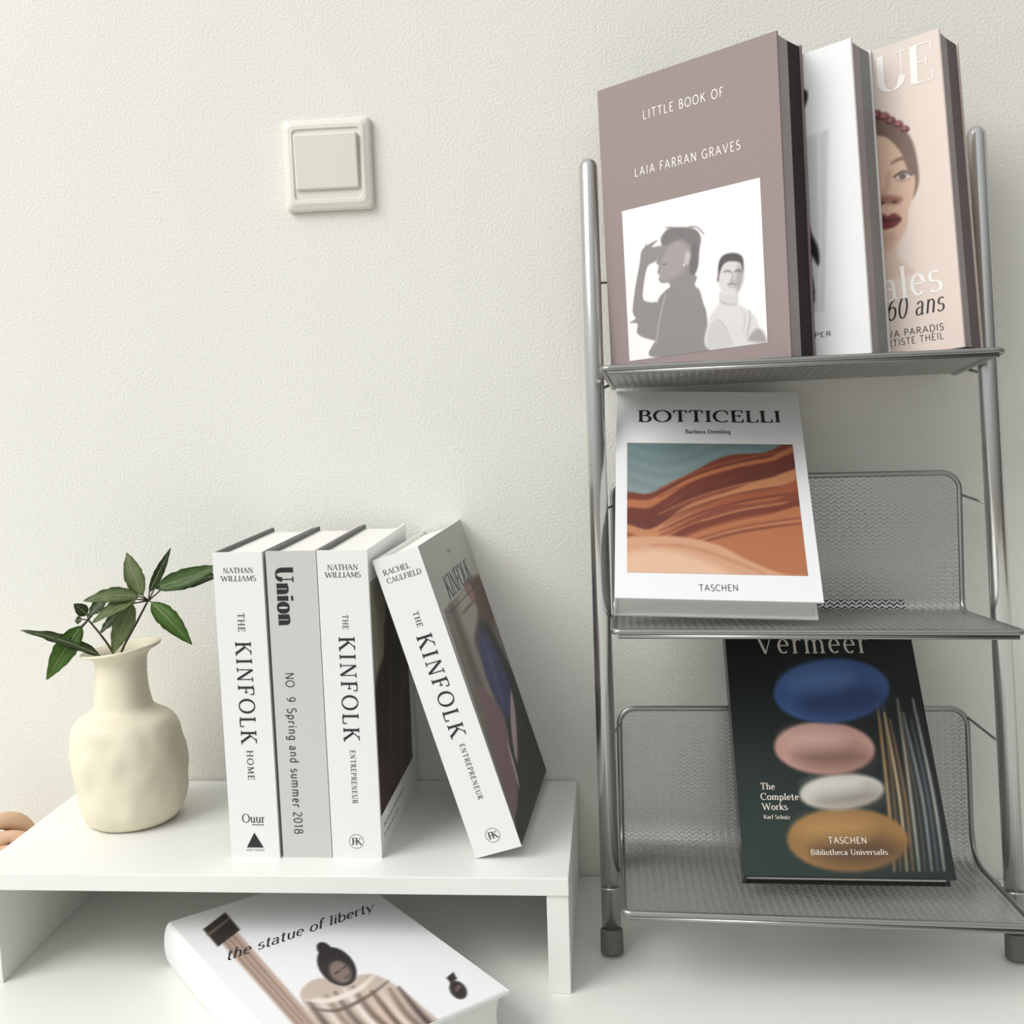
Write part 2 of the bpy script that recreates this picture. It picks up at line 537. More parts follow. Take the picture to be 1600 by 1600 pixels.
# ------------------------------------------------------------------ light switch
sw = empty('light_switch', (-0.2519, -0.001, 0.6765))
tag(sw, 'square cream wall switch with one large rocker, high on the bare wall', 'light switch')
SWM = mat('switch_plastic', rgb(228, 226, 216), 0.3, spec=0.5)
S = 0.0405
bm = bmesh.new()
rings = []
for half, y in ((S, 0.0), (S, -0.0035), (S - .0015, -0.0062), (S - .006, -0.0085), (S - .009, -0.0085), (S - .0098, -0.0068)):
    rc = 0.004
    pts = []
    for cx, cz, a0 in ((half - rc, half - rc, 0), (-half + rc, half - rc, 90), (-half + rc, -half + rc, 180), (half - rc, -half + rc, 270)):
        for k in range(5):
            a = math.radians(a0 + k * 22.5)
            pts.append(bm.verts.new((cx + rc * math.cos(a), y, cz + rc * math.sin(a))))
    rings.append(pts)
for a, b in zip(rings, rings[1:]):
    for k in range(len(a)):
        bm.faces.new((a[k], b[k], b[(k + 1) % len(a)], a[(k + 1) % len(a)]))
bm.faces.new(rings[-1]); bm.faces.new(rings[0][::-1])
obj('switch_plate', bm, SWM, sw)
bm = bmesh.new()
add_box(bm, (-0.0292, -0.0115, -0.0225), (0.0292, -0.0066, 0.0262), 0.0016, 3)
for v in bm.verts:
    if v.co.y < -0.009:
        v.co.y -= 0.05 * v.co.z
obj('rocker', bm, mat('rocker_plastic', rgb(224, 221, 211), 0.32), sw)

# ------------------------------------------------------------------ metal ladder rack
STEEL = mat('silver_paint', rgb(200, 200, 198), 0.2, metal=0.92, bump=0.0)
MESH = mat('silver_mesh', rgb(184, 184, 181), 0.33, metal=0.75)
RIM = mat('silver_wire', rgb(160, 160, 157), 0.3, metal=0.9)
RUBBER = mat('grey_rubber', rgb(102, 100, 94), 0.6)
rack = empty('shelf_rack', (0.15, -0.13, 0))
tag(rack, 'silver three-tier metal ladder rack with mesh shelves leaning on the wall', 'shelf rack')
RO = Vector((0.15, -0.13, 0))


def loc(p):
    return Vector(p) - RO


def pole_at(x, z):
    """centre of a pole at height z"""
    t = z / 0.667
    return Vector((x - 0.006 * t, -0.147 + 0.114 * t, z))


POLES = (-0.0096, 0.3146)
for px, ztop in zip(POLES, (0.664, 0.674)):
    bm = bmesh.new()
    a, b = pole_at(px, 0.004), pole_at(px, ztop)
    d = (b - a).normalized()
    r = 0.0079
    pts = [a, b - d * r] + [b - d * r * (1 - math.sin(t)) for t in (0.5, 0.9, 1.25, 1.5)]
    rad = [r, r] + [r * math.cos(t) for t in (0.5, 0.9, 1.25, 1.5)]
    tube(bm, [loc(p) for p in pts], rad, 20)
    # thin joint collar where the lower section plugs in
    c = pole_at(px, 0.054)
    tube(bm, [loc(c - d * .0006), loc(c + d * .0006)], r + .0003, 20)
    p = obj('pole', bm, STEEL, rack, smooth=True)
    bm = bmesh.new()
    a2 = pole_at(px, 0.0018)
    tube(bm, [loc(a2), loc(a2 + d * .001), loc(a2 + d * .0185), loc(a2 + d * .0198)], [.0088, .0096, .0092, .0085], 20)
    obj('foot_cap', bm, RUBBER, p, smooth=False)


def make_shelf(xl, xr, yf, zl, zr, yb, drop, ytop, ztop_l, ztop_r, bend, wire_z, fl=0.0, fr=0.0):
    """bent mesh tray: floor from the front edge to the bend, then a back panel up to ztop"""
    def zx(x, l, r):
        return l + (r - l) * (x - xl) / (xr - xl)

    zf = 0.0
    # profile in (y, z) relative to the front height
    zb = -drop
    H = (ztop_l + ztop_r) / 2 - (zl + zr) / 2
    fd = np.array([yb - yf, zb]); fd /= np.linalg.norm(fd)
    ud = np.array([ytop - yb, H - zb]); ud /= np.linalg.norm(ud)
    corner = np.array([yb, zb])
    p1 = corner - fd * bend
    p2 = corner + ud * bend
    prof = [np.array([yf, 0.0])]
    for k in range(0, 11):
        t = k / 10
        prof.append((1 - t) ** 2 * p1 + 2 * t * (1 - t) * corner + t * t * p2)
    prof.append(np.array([ytop, H]))
    cum = [0.0]
    for a, b in zip(prof, prof[1:]):
        cum.append(cum[-1] + np.linalg.norm(b - a))
    LEN = cum[-1]

    def P(x, s, off=0.0):
        s = min(max(s, 0.0), LEN)
        i = max(0, min(len(prof) - 2, int(np.searchsorted(cum, s)) - 1))
        t = (s - cum[i]) / (cum[i + 1] - cum[i])
        q = prof[i] * (1 - t) + prof[i + 1] * t
        tg = (prof[i + 1] - prof[i]); tg = tg / np.linalg.norm(tg)
        q = q + np.array([-tg[1], tg[0]]) * off
        # height skew across the width
        f = min(1.0, max(0.0, q[1] / H))
        base = zx(x, zl, zr) * (1 - f) + (zx(x, ztop_l, ztop_r) - H) * f
        g = max(0.0, 1 - s / (yb - yf))
        u = (x - xl) / (xr - xl)
        return loc((x + (fl * (1 - u) + fr * u) * g, q[0], q[1] + base))

    rc = 0.014
    corner_in = lambda s: 0.0 if s < LEN - rc else rc - math.sqrt(max(0, rc * rc - (s - (LEN - rc)) ** 2))
    fin = lambda s: 0.0 if s > 0.006 else 0.006 - math.sqrt(max(0, 0.006 ** 2 - (0.006 - s) ** 2))
    # expanded-metal mesh: zigzag strands with small bonds
    bm = bmesh.new()
    pitch, lam, amp, sw_ = 0.0036, 0.0062, 0.00135, 0.0022
    th = 0.0004
    tw = 0.0
    k = 1
    cnt = 0
    while k * pitch < LEN - 0.002:
        sc = k * pitch
        ci = max(corner_in(sc), fin(sc))
        x0, x1 = xl + ci, xr - ci
        nodes = [x0]
        j = math.ceil((x0 - xl) / (lam / 2) + 0.2)
        while xl + j * lam / 2 < x1 - 0.0004:
            nodes.append(xl + j * lam / 2); j += 1
        nodes.append(x1)
        prev = None
        for x in nodes:
            ph = (x - xl) / (lam / 2)
            tri = 1 - 2 * abs((ph % 2) - 1)
            s = sc + amp * tri
            ring = [bm.verts.new(P(x, s - sw_ / 2, tw - th)), bm.verts.new(P(x, s + sw_ / 2, -tw - th)), bm.verts.new(P(x, s + sw_ / 2, -tw + th)), bm.verts.new(P(x, s - sw_ / 2, tw + th))]
            if prev:
                for q in range(4):
                    bm.faces.new((prev[q], prev[(q + 1) % 4], ring[(q + 1) % 4], ring[q]))
            prev = ring
        # bonds to the next strand
        if (k + 1) * pitch < LEN - 0.002:
            j = (k % 2) + 1
            while xl + j * lam < x1 - 0.002:
                x = xl + j * lam - lam / 2 * 0
                if x > x0 + 0.001:
                    tri = 1 - 2 * abs((((x - xl) / (lam / 2)) % 2) - 1)
                    s = sc + amp * tri
                    v = [bm.verts.new(P(x + dx, s + ds, 0)) for dx, ds in ((-.0006, sw_ * .4), (.0006, sw_ * .4), (.0006, pitch - sw_ * .4), (-.0006, pitch - sw_ * .4))]
                    bm.faces.new(v)
                j += 2
        k += 1
    shelf = obj('shelf', bm, MESH, rack)
    # wire rim around the whole outline
    pts = []
    ss = [0.006 * (1 - math.cos(PI / 2 * i / 5)) for i in range(6)] + list(np.linspace(0.012, LEN - rc - .004, 34)) + [LEN - rc + rc * math.sin(PI / 2 * i / 9) for i in range(10)]
    for s in ss:
        pts.append((xl + max(corner_in(s), fin(s)), s))
    left = pts
    outline = [P(x, s) for x, s in left] + [P(xl + xr - x, s) for x, s in left[::-1]]
    bm = bmesh.new()
    tube(bm, outline, 0.0024, 8, closed=True)
    obj('shelf_rim', bm, RIM, shelf, smooth=True)
    # folded metal strip on the front edge
    bm = bmesh.new()
    tube(bm, [P(xl + .004, 0.0) + Vector((0, -0.0006, -0.0034)), P(xr - .004, 0.0) + Vector((0, -0.0006, -0.0034))], 0.0018, 8)
    obj('front_wire', bm, RIM, shelf, smooth=True)
    # short wires that hook the tray to the poles
    for side, px in ((0, POLES[0]), (1, POLES[1])):
        xs = xl if side == 0 else xr
        # upper one at the back panel
        hs = wire_z - zx(xs, zl, zr)
        s = LEN - (H - hs)
        a = P(xs, s)
        zz = wire_z + (-0.004 if side == 0 else -0.006)
        c = loc(pole_at(px, zz))
        bm = bmesh.new()
        tube(bm, [a, c], 0.0011, 8)
        obj('support_wire', bm, RIM, shelf, smooth=True)
        # lower one at floor level
        yp = pole_at(px, zl).y
        s2 = max(0.01, (yp + 0.012 - yf))
        a = P(xs, s2)
        zc = a.z + RO.z
        bm = bmesh.new()
        tube(bm, [a, loc(pole_at(px, zc - 0.006))], 0.0013, 8)
        obj('support_wire', bm, RIM, shelf, smooth=True)
    return shelf


#            xl      xr     yf      zl      zr      yb     drop   ytop   ztl    ztr    bend  wire
make_shelf(0.0025, 0.2970, -0.157, 0.4820, 0.4855, -0.0135, 0.0170, -0.0080, 0.575, 0.577, 0.010, 0.560, -.0095, -.0050)
make_shelf(-0.0010, 0.2915, -0.191, 0.2830, 0.2785, -0.070, 0.0097, -0.0555, 0.387, 0.386, 0.010, 0.366, -.0020, .0070)
make_shelf(0.0005, 0.2995, -0.220, 0.0730, 0.0660, -0.081, 0.0110, -0.060, 0.1835, 0.1815, 0.028, 0.172)



# ------------------------------------------------------------------ hardcover books
LIFT = 0.00025


def hardcover(name, M, o, W, H, T, cover, pages, board=0.0024, inset=0.0035, round_spine=0.0, hollow=0.004, tail=None, back=None):
    """local axes: x from spine to fore edge, y from front cover to back cover, z up; M = rotation matrix, o = world place of the front bottom spine corner"""
    root = empty(name, o, M)
    b = board
    bm = bmesh.new()
    if round_spine:
        r = round_spine
        outer = [(0.0 + r - r * math.cos(t), T / 2 - T / 2 * math.sin(t)) for t in ()]
        n = 10
        so = [(r * (1 - math.sin(PI * k / n)), T / 2 + T / 2 * math.cos(PI * k / n)) for k in range(n + 1)]   # back to front round the spine
        si = [(x + b * 0.9, b + (y / T) * (T - 2 * b)) for x, y in so]
        poly = [(W, 0), (W, b)] + [(r + b, b)] + si[::-1][1:-1] + [(r + b, T - b), (W, T - b), (W, T)] + so
    else:
        poly = [(0, 0), (W, 0), (W, b), (b, b), (b, T - b), (W, T - b), (W, T), (0, T)]
        if back is not None:
            poly = [(0, 0), (W, 0), (W, b), (b, b), (b, T), (0, T)]
    prism(bm, poly, 0, H, 0.0005)
    c = obj('cover', bm, cover, root)
    if back is not None:
        bm = bmesh.new()
        add_box(bm, (b + .0001, T - b - .0006, 0), (W, T, H), 0.0005)
        obj('back_cover', bm, back, root)
    bm = bmesh.new()
    xe = W - inset
    n = 8
    fore = [(xe - hollow * math.sin(PI * k / n), b + (T - 2 * b) * k / n) for k in range(n + 1)]
    x0 = b * 1.02 + round_spine
    eps = 0.0001
    poly = [(x0, b + eps)] + [(x, min(max(y, b + eps), T - b - eps)) for x, y in fore] + [(x0, T - b - eps)]
    prism(bm, poly, inset, H - inset)
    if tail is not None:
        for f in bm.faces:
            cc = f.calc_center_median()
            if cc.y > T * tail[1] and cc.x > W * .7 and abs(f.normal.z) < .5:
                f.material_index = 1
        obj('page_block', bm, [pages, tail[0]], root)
    else:
        obj('page_block', bm, pages, root)
    return root


def R3(ex, ey, ez):
    return Matrix((ex, ey, ez)).transposed()


def lettering(name, parent, material, items, plane):
    """items: list of (text, cap height, (a, b) baseline point in cover coordinates, width, align, style, direction vectors in 2D)"""
    bm = bmesh.new()
    o, ex, ey = (Vector(v) for v in plane)
    for it in items:
        s, h, (a, b), w, al, st = it[:6]
        d = it[6] if len(it) > 6 else (1, 0)
        dx = ex * d[0] + ey * d[1]
        dy = ex * -d[1] + ey * d[0]
        add_text(bm, s, h, o + ex * a + ey * b, dx, dy, w, al, **st)
    return obj(name, bm, material, parent)


INK = mat('black_ink', rgb(34, 34, 36), 0.5)
INK_W = mat('white_ink', rgb(238, 234, 230), 0.5)
PAGE = paper_mat('page_paper', rgb(238, 237, 232))
COV_W = mat('white_cover', rgb(238, 238, 237), 0.42, spec=0.4)
COV_G = mat('pale_grey_cover', rgb(206, 205, 202), 0.5, spec=0.35)

BOARD = mat('dark_grey_board', rgb(96, 94, 94), 0.55)
# --- four books standing on the riser, spines to the front
Rz90 = R3(Vector((0, 1, 0)), Vector((-1, 0, 0)), Vector((0, 0, 1)))
BY = -0.177
spines = []


def spine_plane(T):
    """plane of the spine: a across the spine from its left edge, b up"""
    return ((-LIFT, T, 0), (0, -1, 0), (0, 0, 1))


DOWN = (0, -1)

# book with the triangle mark
T1 = 0.0405
K1 = hardcover('hardcover_book', Rz90, (-0.2775, BY, RZ), 0.152, 0.2525, T1, COV_W, PAGE, back=BOARD)
tag(K1, 'white hardcover with a black triangle at the foot of its spine, next to the vase', 'book', 'books on the white riser')
pl = spine_plane(T1)
lettering('author_name', K1, INK, [('NATHAN', .0042, (T1 / 2, .2360), .0245, 'c', SERIF), ('WILLIAMS', .0042, (T1 / 2, .2295), .0285, 'c', SERIF)], pl)
lettering('spine_title', K1, INK, [('THE', .0055, (T1 / 2 - .0028, .2035), .0150, 'l', TITLE, DOWN), ('KINFOLK', .0128, (T1 / 2 - .0060, .1800), .0835, 'l', TITLE, DOWN), ('HOME', .0052, (T1 / 2 - .0022, .0905), .0245, 'l', TITLE, DOWN)], pl)
bm = bmesh.new()
o_, ex_, ey_ = (Vector(v) for v in pl)
add_text(bm, 'Ouur', .0072, o_ + ex_ * (T1 / 2) + ey_ * .0300, ex_, ey_, .0190, 'c', **SERIF)
for q in (((-.0015, .0278), (.0085, .0278), (.0085, .0284), (-.0015, .0284)), ((-.0070, .0088), (.0070, .0088), (.0, .0215))):
    bm.faces.new([bm.verts.new(o_ + ex_ * (T1 / 2 + a) + ey_ * b) for a, b in q])
add_text(bm, 'ARTISAN', .0016, o_ + ex_ * (T1 / 2) + ey_ * .0058, ex_, ey_, .0150, 'c', **SANS)
obj('publisher_mark', bm, INK, K1)

# grey one
T2 = 0.0405
K2 = hardcover('hardcover_book', Rz90, (-0.2345, BY + .001, RZ), 0.153, 0.2525, T2, COV_G, PAGE, back=BOARD)
tag(K2, 'pale grey hardcover between two white books, with bold black heading down its spine', 'book', 'books on the white riser')
pl = spine_plane(T2)
lettering('spine_title', K2, INK, [('Union', .0140, (.0075, .2395), .0460, 'l', HEAVY, DOWN)], pl)
lettering('issue_date', K2, INK, [('NO', .0068, (.0105, .1545), .0120, 'l', SANS, DOWN), ('9', .0068, (.0105, .1345), .0042, 'l', SANS, DOWN), ('Spring and summer', .0072, (.0105, .1255), .0830, 'l', SANS, DOWN), ('2018', .0070, (.0105, .0390), .0190, 'l', SANS, DOWN)], pl)

# third one with the dark cover picture
T3 = 0.0405
W3 = 0.162
K3 = hardcover('hardcover_book', Rz90, (-0.1930, BY, RZ), W3, 0.2525, T3, COV_W, PAGE, back=BOARD)
tag(K3, 'upright white hardcover with a dark brown cover photo, right of the grey book', 'book', 'books on the white riser')
pl = spine_plane(T3)
lettering('author_name', K3, INK, [('NATHAN', .0042, (T3 / 2, .2370), .0245, 'c', SERIF), ('WILLIAMS', .0042, (T3 / 2, .2310), .0285, 'c', SERIF)], pl)
lettering('spine_title', K3, INK, [('THE', .0045, (T3 / 2 - .0022, .2010), .0115, 'l', TITLE, DOWN), ('KINFOLK', .0128, (T3 / 2 - .0060, .1830), .0845, 'l', TITLE, DOWN), ('ENTREPRENEUR', .0042, (T3 / 2 - .0016, .0905), .0440, 'l', TITLE, DOWN)], pl)


def ring_mark(root, T, z):
    bm = bmesh.new()
    o, ex, ey = (Vector(v) for v in spine_plane(T))
    c = o + ex * (T / 2) + ey * z
    ro, ri = .0060, .0057
    n = 36
    for k in range(n):
        a, b = 2 * PI * k / n, 2 * PI * (k + 1) / n
        bm.faces.new([bm.verts.new(c + ex * r * math.cos(t) + ey * r * math.sin(t)) for r, t in ((ro, a), (ro, b), (ri, b), (ri, a))])
    add_text(bm, 'FK', .0056, c - ey * .0028 + ex * .0002, ex, ey, .0078, 'c', thin=.06, thick=.16, serif=.1, track=-.12)
    obj('publisher_mark', bm, INK, root)


ring_mark(K3, T3, .0145)
a3 = Art([(740, 350), (890, 178), (945, 1045), (795, 1325)], .140, .192, 110, 150, (62, 44, 38))
a3.poly([(740, 350), (800, 290), (806, 620), (764, 820)], (146, 142, 124), soft=2)
a3.poly([(764, 820), (800, 640), (850, 560), (900, 560), (960, 700), (960, 1060), (790, 1330)], (44, 28, 24), soft=3)
for k, xx in enumerate((805, 830, 858, 884, 908, 930)):
    a3.line([(xx, 500), (xx + 8, 800), (xx + 4, 1250)], 10, (92, 58, 44) if k % 2 else (30, 20, 18), soft=3, taper=True)
a3.poly([(770, 1130), (850, 1060), (870, 1130), (800, 1300)], (58, 36, 30), soft=3)
a3.build('cover_picture', K3, (0.004, -LIFT, .034), (1, 0, 0), (0, 0, 1))
lettering('cover_text', K3, INK, [('THE KINFOLK ENTREPRENEUR', .0030, (.012, .021), .085, 'l', SANS), ('NATHAN WILLIAMS', .0026, (.012, .013), .06, 'l', SANS)], ((0, -LIFT, 0), (1, 0, 0), (0, 0, 1)))

# leaning one
ang = math.radians(17.0)
T4 = 0.0390
W4 = 0.172
exl = Vector((math.cos(ang), 0, math.sin(ang)))       # across the spine, to the right and up
upl = Vector((-math.sin(ang), 0, math.cos(ang)))
yw = Matrix.Rotation(math.radians(-3.2), 3, 'Z')
Rlean = yw @ R3(Vector((0, 1, 0)), -exl, upl)
o4 = Vector((-0.1165, BY + .001, RZ + 0.0003)) + yw @ (exl * T4)
K4 = hardcover('hardcover_book', Rlean, o4, W4, 0.2535, T4, COV_W, PAGE)
tag(K4, 'white hardcover tilted against the upright row, its grey cover showing a figure in blue', 'book', 'books on the white riser')
pl = spine_plane(T4)
lettering('author_name', K4, INK, [('RACHEL', .0042, (T4 / 2 - .003, .2395), .0225, 'c', SERIF), ('CAULFIELD', .0042, (T4 / 2 + .001, .2325), .0290, 'c', SERIF)], pl)
lettering('spine_title', K4, INK, [('THE', .0045, (T4 / 2 - .0022, .2050), .0125, 'l', TITLE, DOWN), ('KINFOLK', .0128, (T4 / 2 - .0060, .1855), .0860, 'l', TITLE, DOWN), ('ENTREPRENEUR', .0042, (T4 / 2 - .0016, .0930), .0470, 'l', TITLE, DOWN)], pl)
ring_mark(K4, T4, .0150)
Q4 = [(920, 215), (1110, 80), (1478, 1180), (1358, 1440)]
a4 = Art(Q4, W4 - .001, .2525, 110, 180, (184, 184, 178))
a4.poly([(1036, 500), (1196, 336), (1480, 1180), (1358, 1440)], (128, 119, 112), smooth=False)
for k, (x0, x1) in enumerate(((1060, 1290), (1090, 1330), (1120, 1350))):
    a4.poly([(x0, 480), (x0 + 14, 465), (x1 + 14, 1100), (x1, 1150)], (152, 143, 136) if k % 2 else (104, 94, 88), smooth=False, soft=2.5)
a4.poly([(1100, 440), (1165, 390), (1190, 460), (1165, 640)], (172, 165, 155), soft=3)
a4.poly([(1130, 402), (1168, 352), (1205, 372), (1260, 520), (1240, 600), (1175, 640), (1190, 520), (1175, 470)], (104, 80, 76), soft=2)
a4.poly([(1132, 405), (1150, 380), (1170, 420), (1180, 465), (1160, 455)], (150, 118, 108), soft=2)
a4.poly([(1196, 610), (1230, 560), (1300, 690), (1400, 900), (1460, 1060), (1480, 1180), (1358, 1440), (1330, 1300), (1300, 960)], (40, 46, 42), soft=2)
a4.poly([(1188, 610), (1222, 598), (1290, 730), (1335, 860), (1310, 965), (1262, 880), (1214, 760)], (62, 64, 112), soft=2)
a4.line([(1215, 640), (1255, 760), (1300, 920)], 16, (84, 88, 142), soft=3, taper=True)
a4.poly([(1180, 820), (1240, 870), (1300, 960), (1330, 1130), (1350, 1240), (1330, 1330), (1280, 1190), (1230, 1000)], (142, 112, 114), soft=2)
a4.poly([(1332, 850), (1350, 960), (1352, 1120), (1340, 1110), (1326, 980)], (202, 176, 176), soft=1.5)
a4.line([(1310, 1060), (1335, 1150), (1356, 1235)], 10, (206, 186, 184), soft=1.5, taper=True)
a4.build('cover_picture', K4, (0.0005, -LIFT, .0005), (1, 0, 0), (0, 0, 1))
pf = ((0, -LIFT * 2, 0), (1, 0, 0), (0, 0, 1))
lettering('cover_title', K4, mat('grey_ink', rgb(70, 70, 68), 0.5), [('KINFOLK', .0190, (W4 * .52, .2010), .1000, 'c', dict(thin=.05, thick=.12, serif=.08)), ('THE', .0030, (W4 * .52, .2335), .012, 'c', SANS), ('ENTREPRENEUR', .0026, (W4 * .52, .1820), .050, 'c', SANS)], pf)
bm = bmesh.new()
for x0, x1, z in ((.022, .135, .1925),):
    bm.faces.new([bm.verts.new((x, -LIFT * 2, zz)) for x, zz in ((x0, z), (x1, z), (x1, z + .0005), (x0, z + .0005))])
obj('title_rule', bm, MATS['grey_ink'], K4)

# --- big white book lying on the desk, pushed under the riser
e1 = Vector((.755, .656, 0)).normalized()
dn = Vector((.656, -.755, 0)).normalized()
LW, LH, LT = .1655, .262, .038
tl = Vector((-.3795, -.180, LT))
Rflat = R3(e1, Vector((0, 0, -1)), -dn)
LB = hardcover('hardcover_book', Rflat, tl + dn * LH + Vector((0, 0, .0002)), LW, LH, LT, COV_W, PAGE, round_spine=.006, board=.0026, inset=.005)
tag(LB, 'thick white book lying flat on the desk, half under the riser', 'book')
QL = [(442, 425), (931, 272), (1385, 605), (808, 852)]
aL = Art(QL, LW - .010, LH - .002, 170, 250, (236, 236, 238))
# fluted column with a dark capital, apart from the figure
aL.poly([(566, 470), (612, 436), (880, 748), (834, 782)], (188, 166, 152), smooth=False, soft=1.3)
for q in (.2, .45, .7):
    aL.line([(566 + 46 * q, 470 - 34 * q), (834 + 46 * q, 782 - 34 * q)], 6, (138, 116, 104), soft=1.6)
aL.poly([(528, 446), (594, 398), (634, 446), (568, 494)], (50, 42, 40), smooth=False, soft=1.2)
aL.line([(540, 462), (606, 414)], 7, (112, 96, 88), soft=1.4)
# plain weathered statue of a draped figure, seen from the chest up
rob = [(800, 640), (816, 596), (860, 578), (910, 590), (955, 572), (1010, 566), (1070, 596), (1140, 650), (1215, 720), (1230, 780), (1120, 860), (980, 860), (880, 760)]
aL.poly(rob, (196, 180, 168), soft=1.5)
for k in range(11):
    x0, y0 = 818 + 26 * k, 640 - 8 * k + (4 * k if k > 6 else 0)
    cc = [(92, 78, 70), (228, 216, 206), (150, 130, 118), (112, 96, 86), (236, 226, 216), (122, 100, 90), (214, 190, 172), (104, 84, 76), (224, 208, 196), (132, 110, 100), (78, 66, 62)][k]
    aL.line([(x0, y0), (x0 + 50 + 6 * math.sin(k * 2), y0 + 70), (x0 + 120, y0 + 140), (x0 + 190, y0 + 226)], 17, cc, soft=2.3, taper=True)
aL.line([(812, 640), (880, 640), (960, 610), (1010, 570)], 16, (232, 222, 212), soft=2, taper=True)
aL.line([(830, 664), (900, 668), (985, 630), (1050, 584)], 9, (106, 90, 82), soft=2, taper=True)
aL.ell((872, 498), 24, 18, (44, 40, 40), 40, soft=1.2)
aL.ell((905, 545), 62, 47, (46, 42, 42), 42, soft=1.2)
aL.ell((914, 560), 34, 28, (128, 112, 104), 42, soft=2)
aL.line([(898, 566), (914, 556)], 4, (60, 52, 50)); aL.line([(920, 552), (934, 540)], 4, (60, 52, 50)); aL.line([(926, 578), (940, 568)], 4, (70, 56, 54))
# small dark urn
aL.ell((1248, 606), 28, 22, (46, 40, 40), 48, soft=1.2)
aL.poly([(1216, 572), (1236, 556), (1246, 574), (1228, 588)], (46, 40, 40), smooth=False, soft=1.2)
aL.line([(1240, 606), (1254, 594)], 8, (120, 100, 92), soft=2)
aL.build('cover_picture', LB, (.008, -LIFT, .001), (1, 0, 0), (0, 0, 1))


def art_text(art, off, lift, s, a, b, h, st, al='l'):
    """text whose baseline runs from sketch point a to b, in the cover plane"""
    p, q = art.pt(a) + np.array(off), art.pt(b) + np.array(off)
    d = q - p
    w = np.linalg.norm(d)
    d = d / w
    return (s, h, tuple(p), w, 'l', st, tuple(d))


SCRIPT = dict(thin=.05, thick=.12, serif=.05, slant=.6, track=.02)
lettering('cover_title', LB, INK, [art_text(aL, (.008, .001), 0, 'the statue of liberty', (588, 534), (1018, 388), .0145, SCRIPT)], ((0, -LIFT * 2, 0), (1, 0, 0), (0, 0, 1)))

# --- three books standing aslant on the top shelf
def eul(a, b, c):
    Rz = Matrix.Rotation(a, 3, 'Z'); Rx = Matrix.Rotation(b, 3, 'X'); Ry = Matrix.Rotation(c, 3, 'Y')
    return Rz @ Rx @ Ry


def top_book(origin, roll, W, H, T, cover, pages, **kw):
    """origin = bottom corner of the front cover at the spine"""
    return hardcover('hardcover_book', eul(-0.6206, -0.0485, roll), Vector(origin), W, H, T, cover, pages, inset=.0012, hollow=.0008, **kw)


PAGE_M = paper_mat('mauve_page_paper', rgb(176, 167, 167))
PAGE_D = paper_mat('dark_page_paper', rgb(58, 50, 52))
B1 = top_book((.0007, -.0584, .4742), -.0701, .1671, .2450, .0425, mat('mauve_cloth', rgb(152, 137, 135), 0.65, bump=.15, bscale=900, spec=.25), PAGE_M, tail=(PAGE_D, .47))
tag(B1, 'mauve hardcover with a black and white photo of two people, on the top shelf', 'book', 'books on the top shelf')
w1, h1 = .1671, .2450
QC1 = [(127, 310), (735, 100), (797, 1238), (162, 1305)]
Qp = [(50, 400), (1065, 130), (1133, 1372), (108, 1505)]
m1 = Art(QC1, w1, h1, 4, 4, (0, 0, 0))
to1 = lambda p: ((p[0] / 4.706 + 960 - 880) * 2.2222, (p[1] / 4.706 + 240) * 2.2222)
pc = [m1.pt(to1(p)) for p in Qp]
pw = (pc[1][0] + pc[2][0] - pc[0][0] - pc[3][0]) / 2
ph = (pc[0][1] + pc[1][1] - pc[2][1] - pc[3][1]) / 2
px0 = (pc[0][0] + pc[3][0]) / 2
pz0 = (pc[2][1] + pc[3][1]) / 2
a1 = Art(Qp, pw, ph, 190, 200, (240, 237, 236))
G1, G2 = (140, 134, 134), (118, 112, 113)
# taller person seen from the side, arm raised to the brow
a1.poly([(110, 1220), (150, 1190), (130, 1130), (150, 950), (180, 780), (190, 700), (220, 650), (225, 630), (232, 645), (300, 610), (302, 620), (270, 660), (330, 650), (340, 680), (300, 760), (240, 800), (215, 900), (205, 1040), (260, 1070), (320, 1090), (320, 1330), (240, 1340), (165, 1300), (165, 1230)], G1, soft=1.1)
a1.poly([(330, 600), (350, 560), (390, 520), (460, 512), (540, 512), (590, 530), (625, 580), (625, 640), (612, 700), (608, 790), (585, 860), (600, 880), (585, 940), (620, 980), (650, 1080), (670, 1140), (685, 1290), (688, 1440), (270, 1475), (300, 1330), (305, 1120), (320, 1040), (370, 980), (400, 955), (390, 925), (340, 925), (320, 900), (330, 870), (310, 850), (318, 800), (300, 770), (330, 690), (340, 640)], G1, soft=1.1)
a1.poly([(345, 590), (400, 525), (520, 515), (600, 540), (622, 600), (605, 640), (560, 640), (480, 600), (400, 640), (340, 640)], G2, soft=2)
a1.poly([(610, 650), (606, 790), (580, 860), (545, 840), (555, 700), (560, 640)], (110, 104, 105), soft=2)
a1.poly([(400, 640), (480, 620), (540, 690), (520, 790), (470, 860), (400, 900), (340, 910), (325, 850), (340, 760)], (158, 150, 150), soft=3)
a1.poly([(515, 700), (540, 690), (550, 730), (530, 790), (508, 770)], (190, 184, 183), soft=1.6)
a1.ell((503, 790), 6, 8, (236, 232, 230))
a1.line([(300, 1380), (330, 1180), (370, 1010)], 8, (176, 170, 169), soft=1)
a1.line([(370, 515), (400, 512), (440, 520)], 8, G2, soft=1)
a1.line([(540, 506), (600, 510), (650, 558)], 8, G2, soft=1)
a1.line([(350, 790), (375, 784)], 7, (100, 94, 95), soft=1)
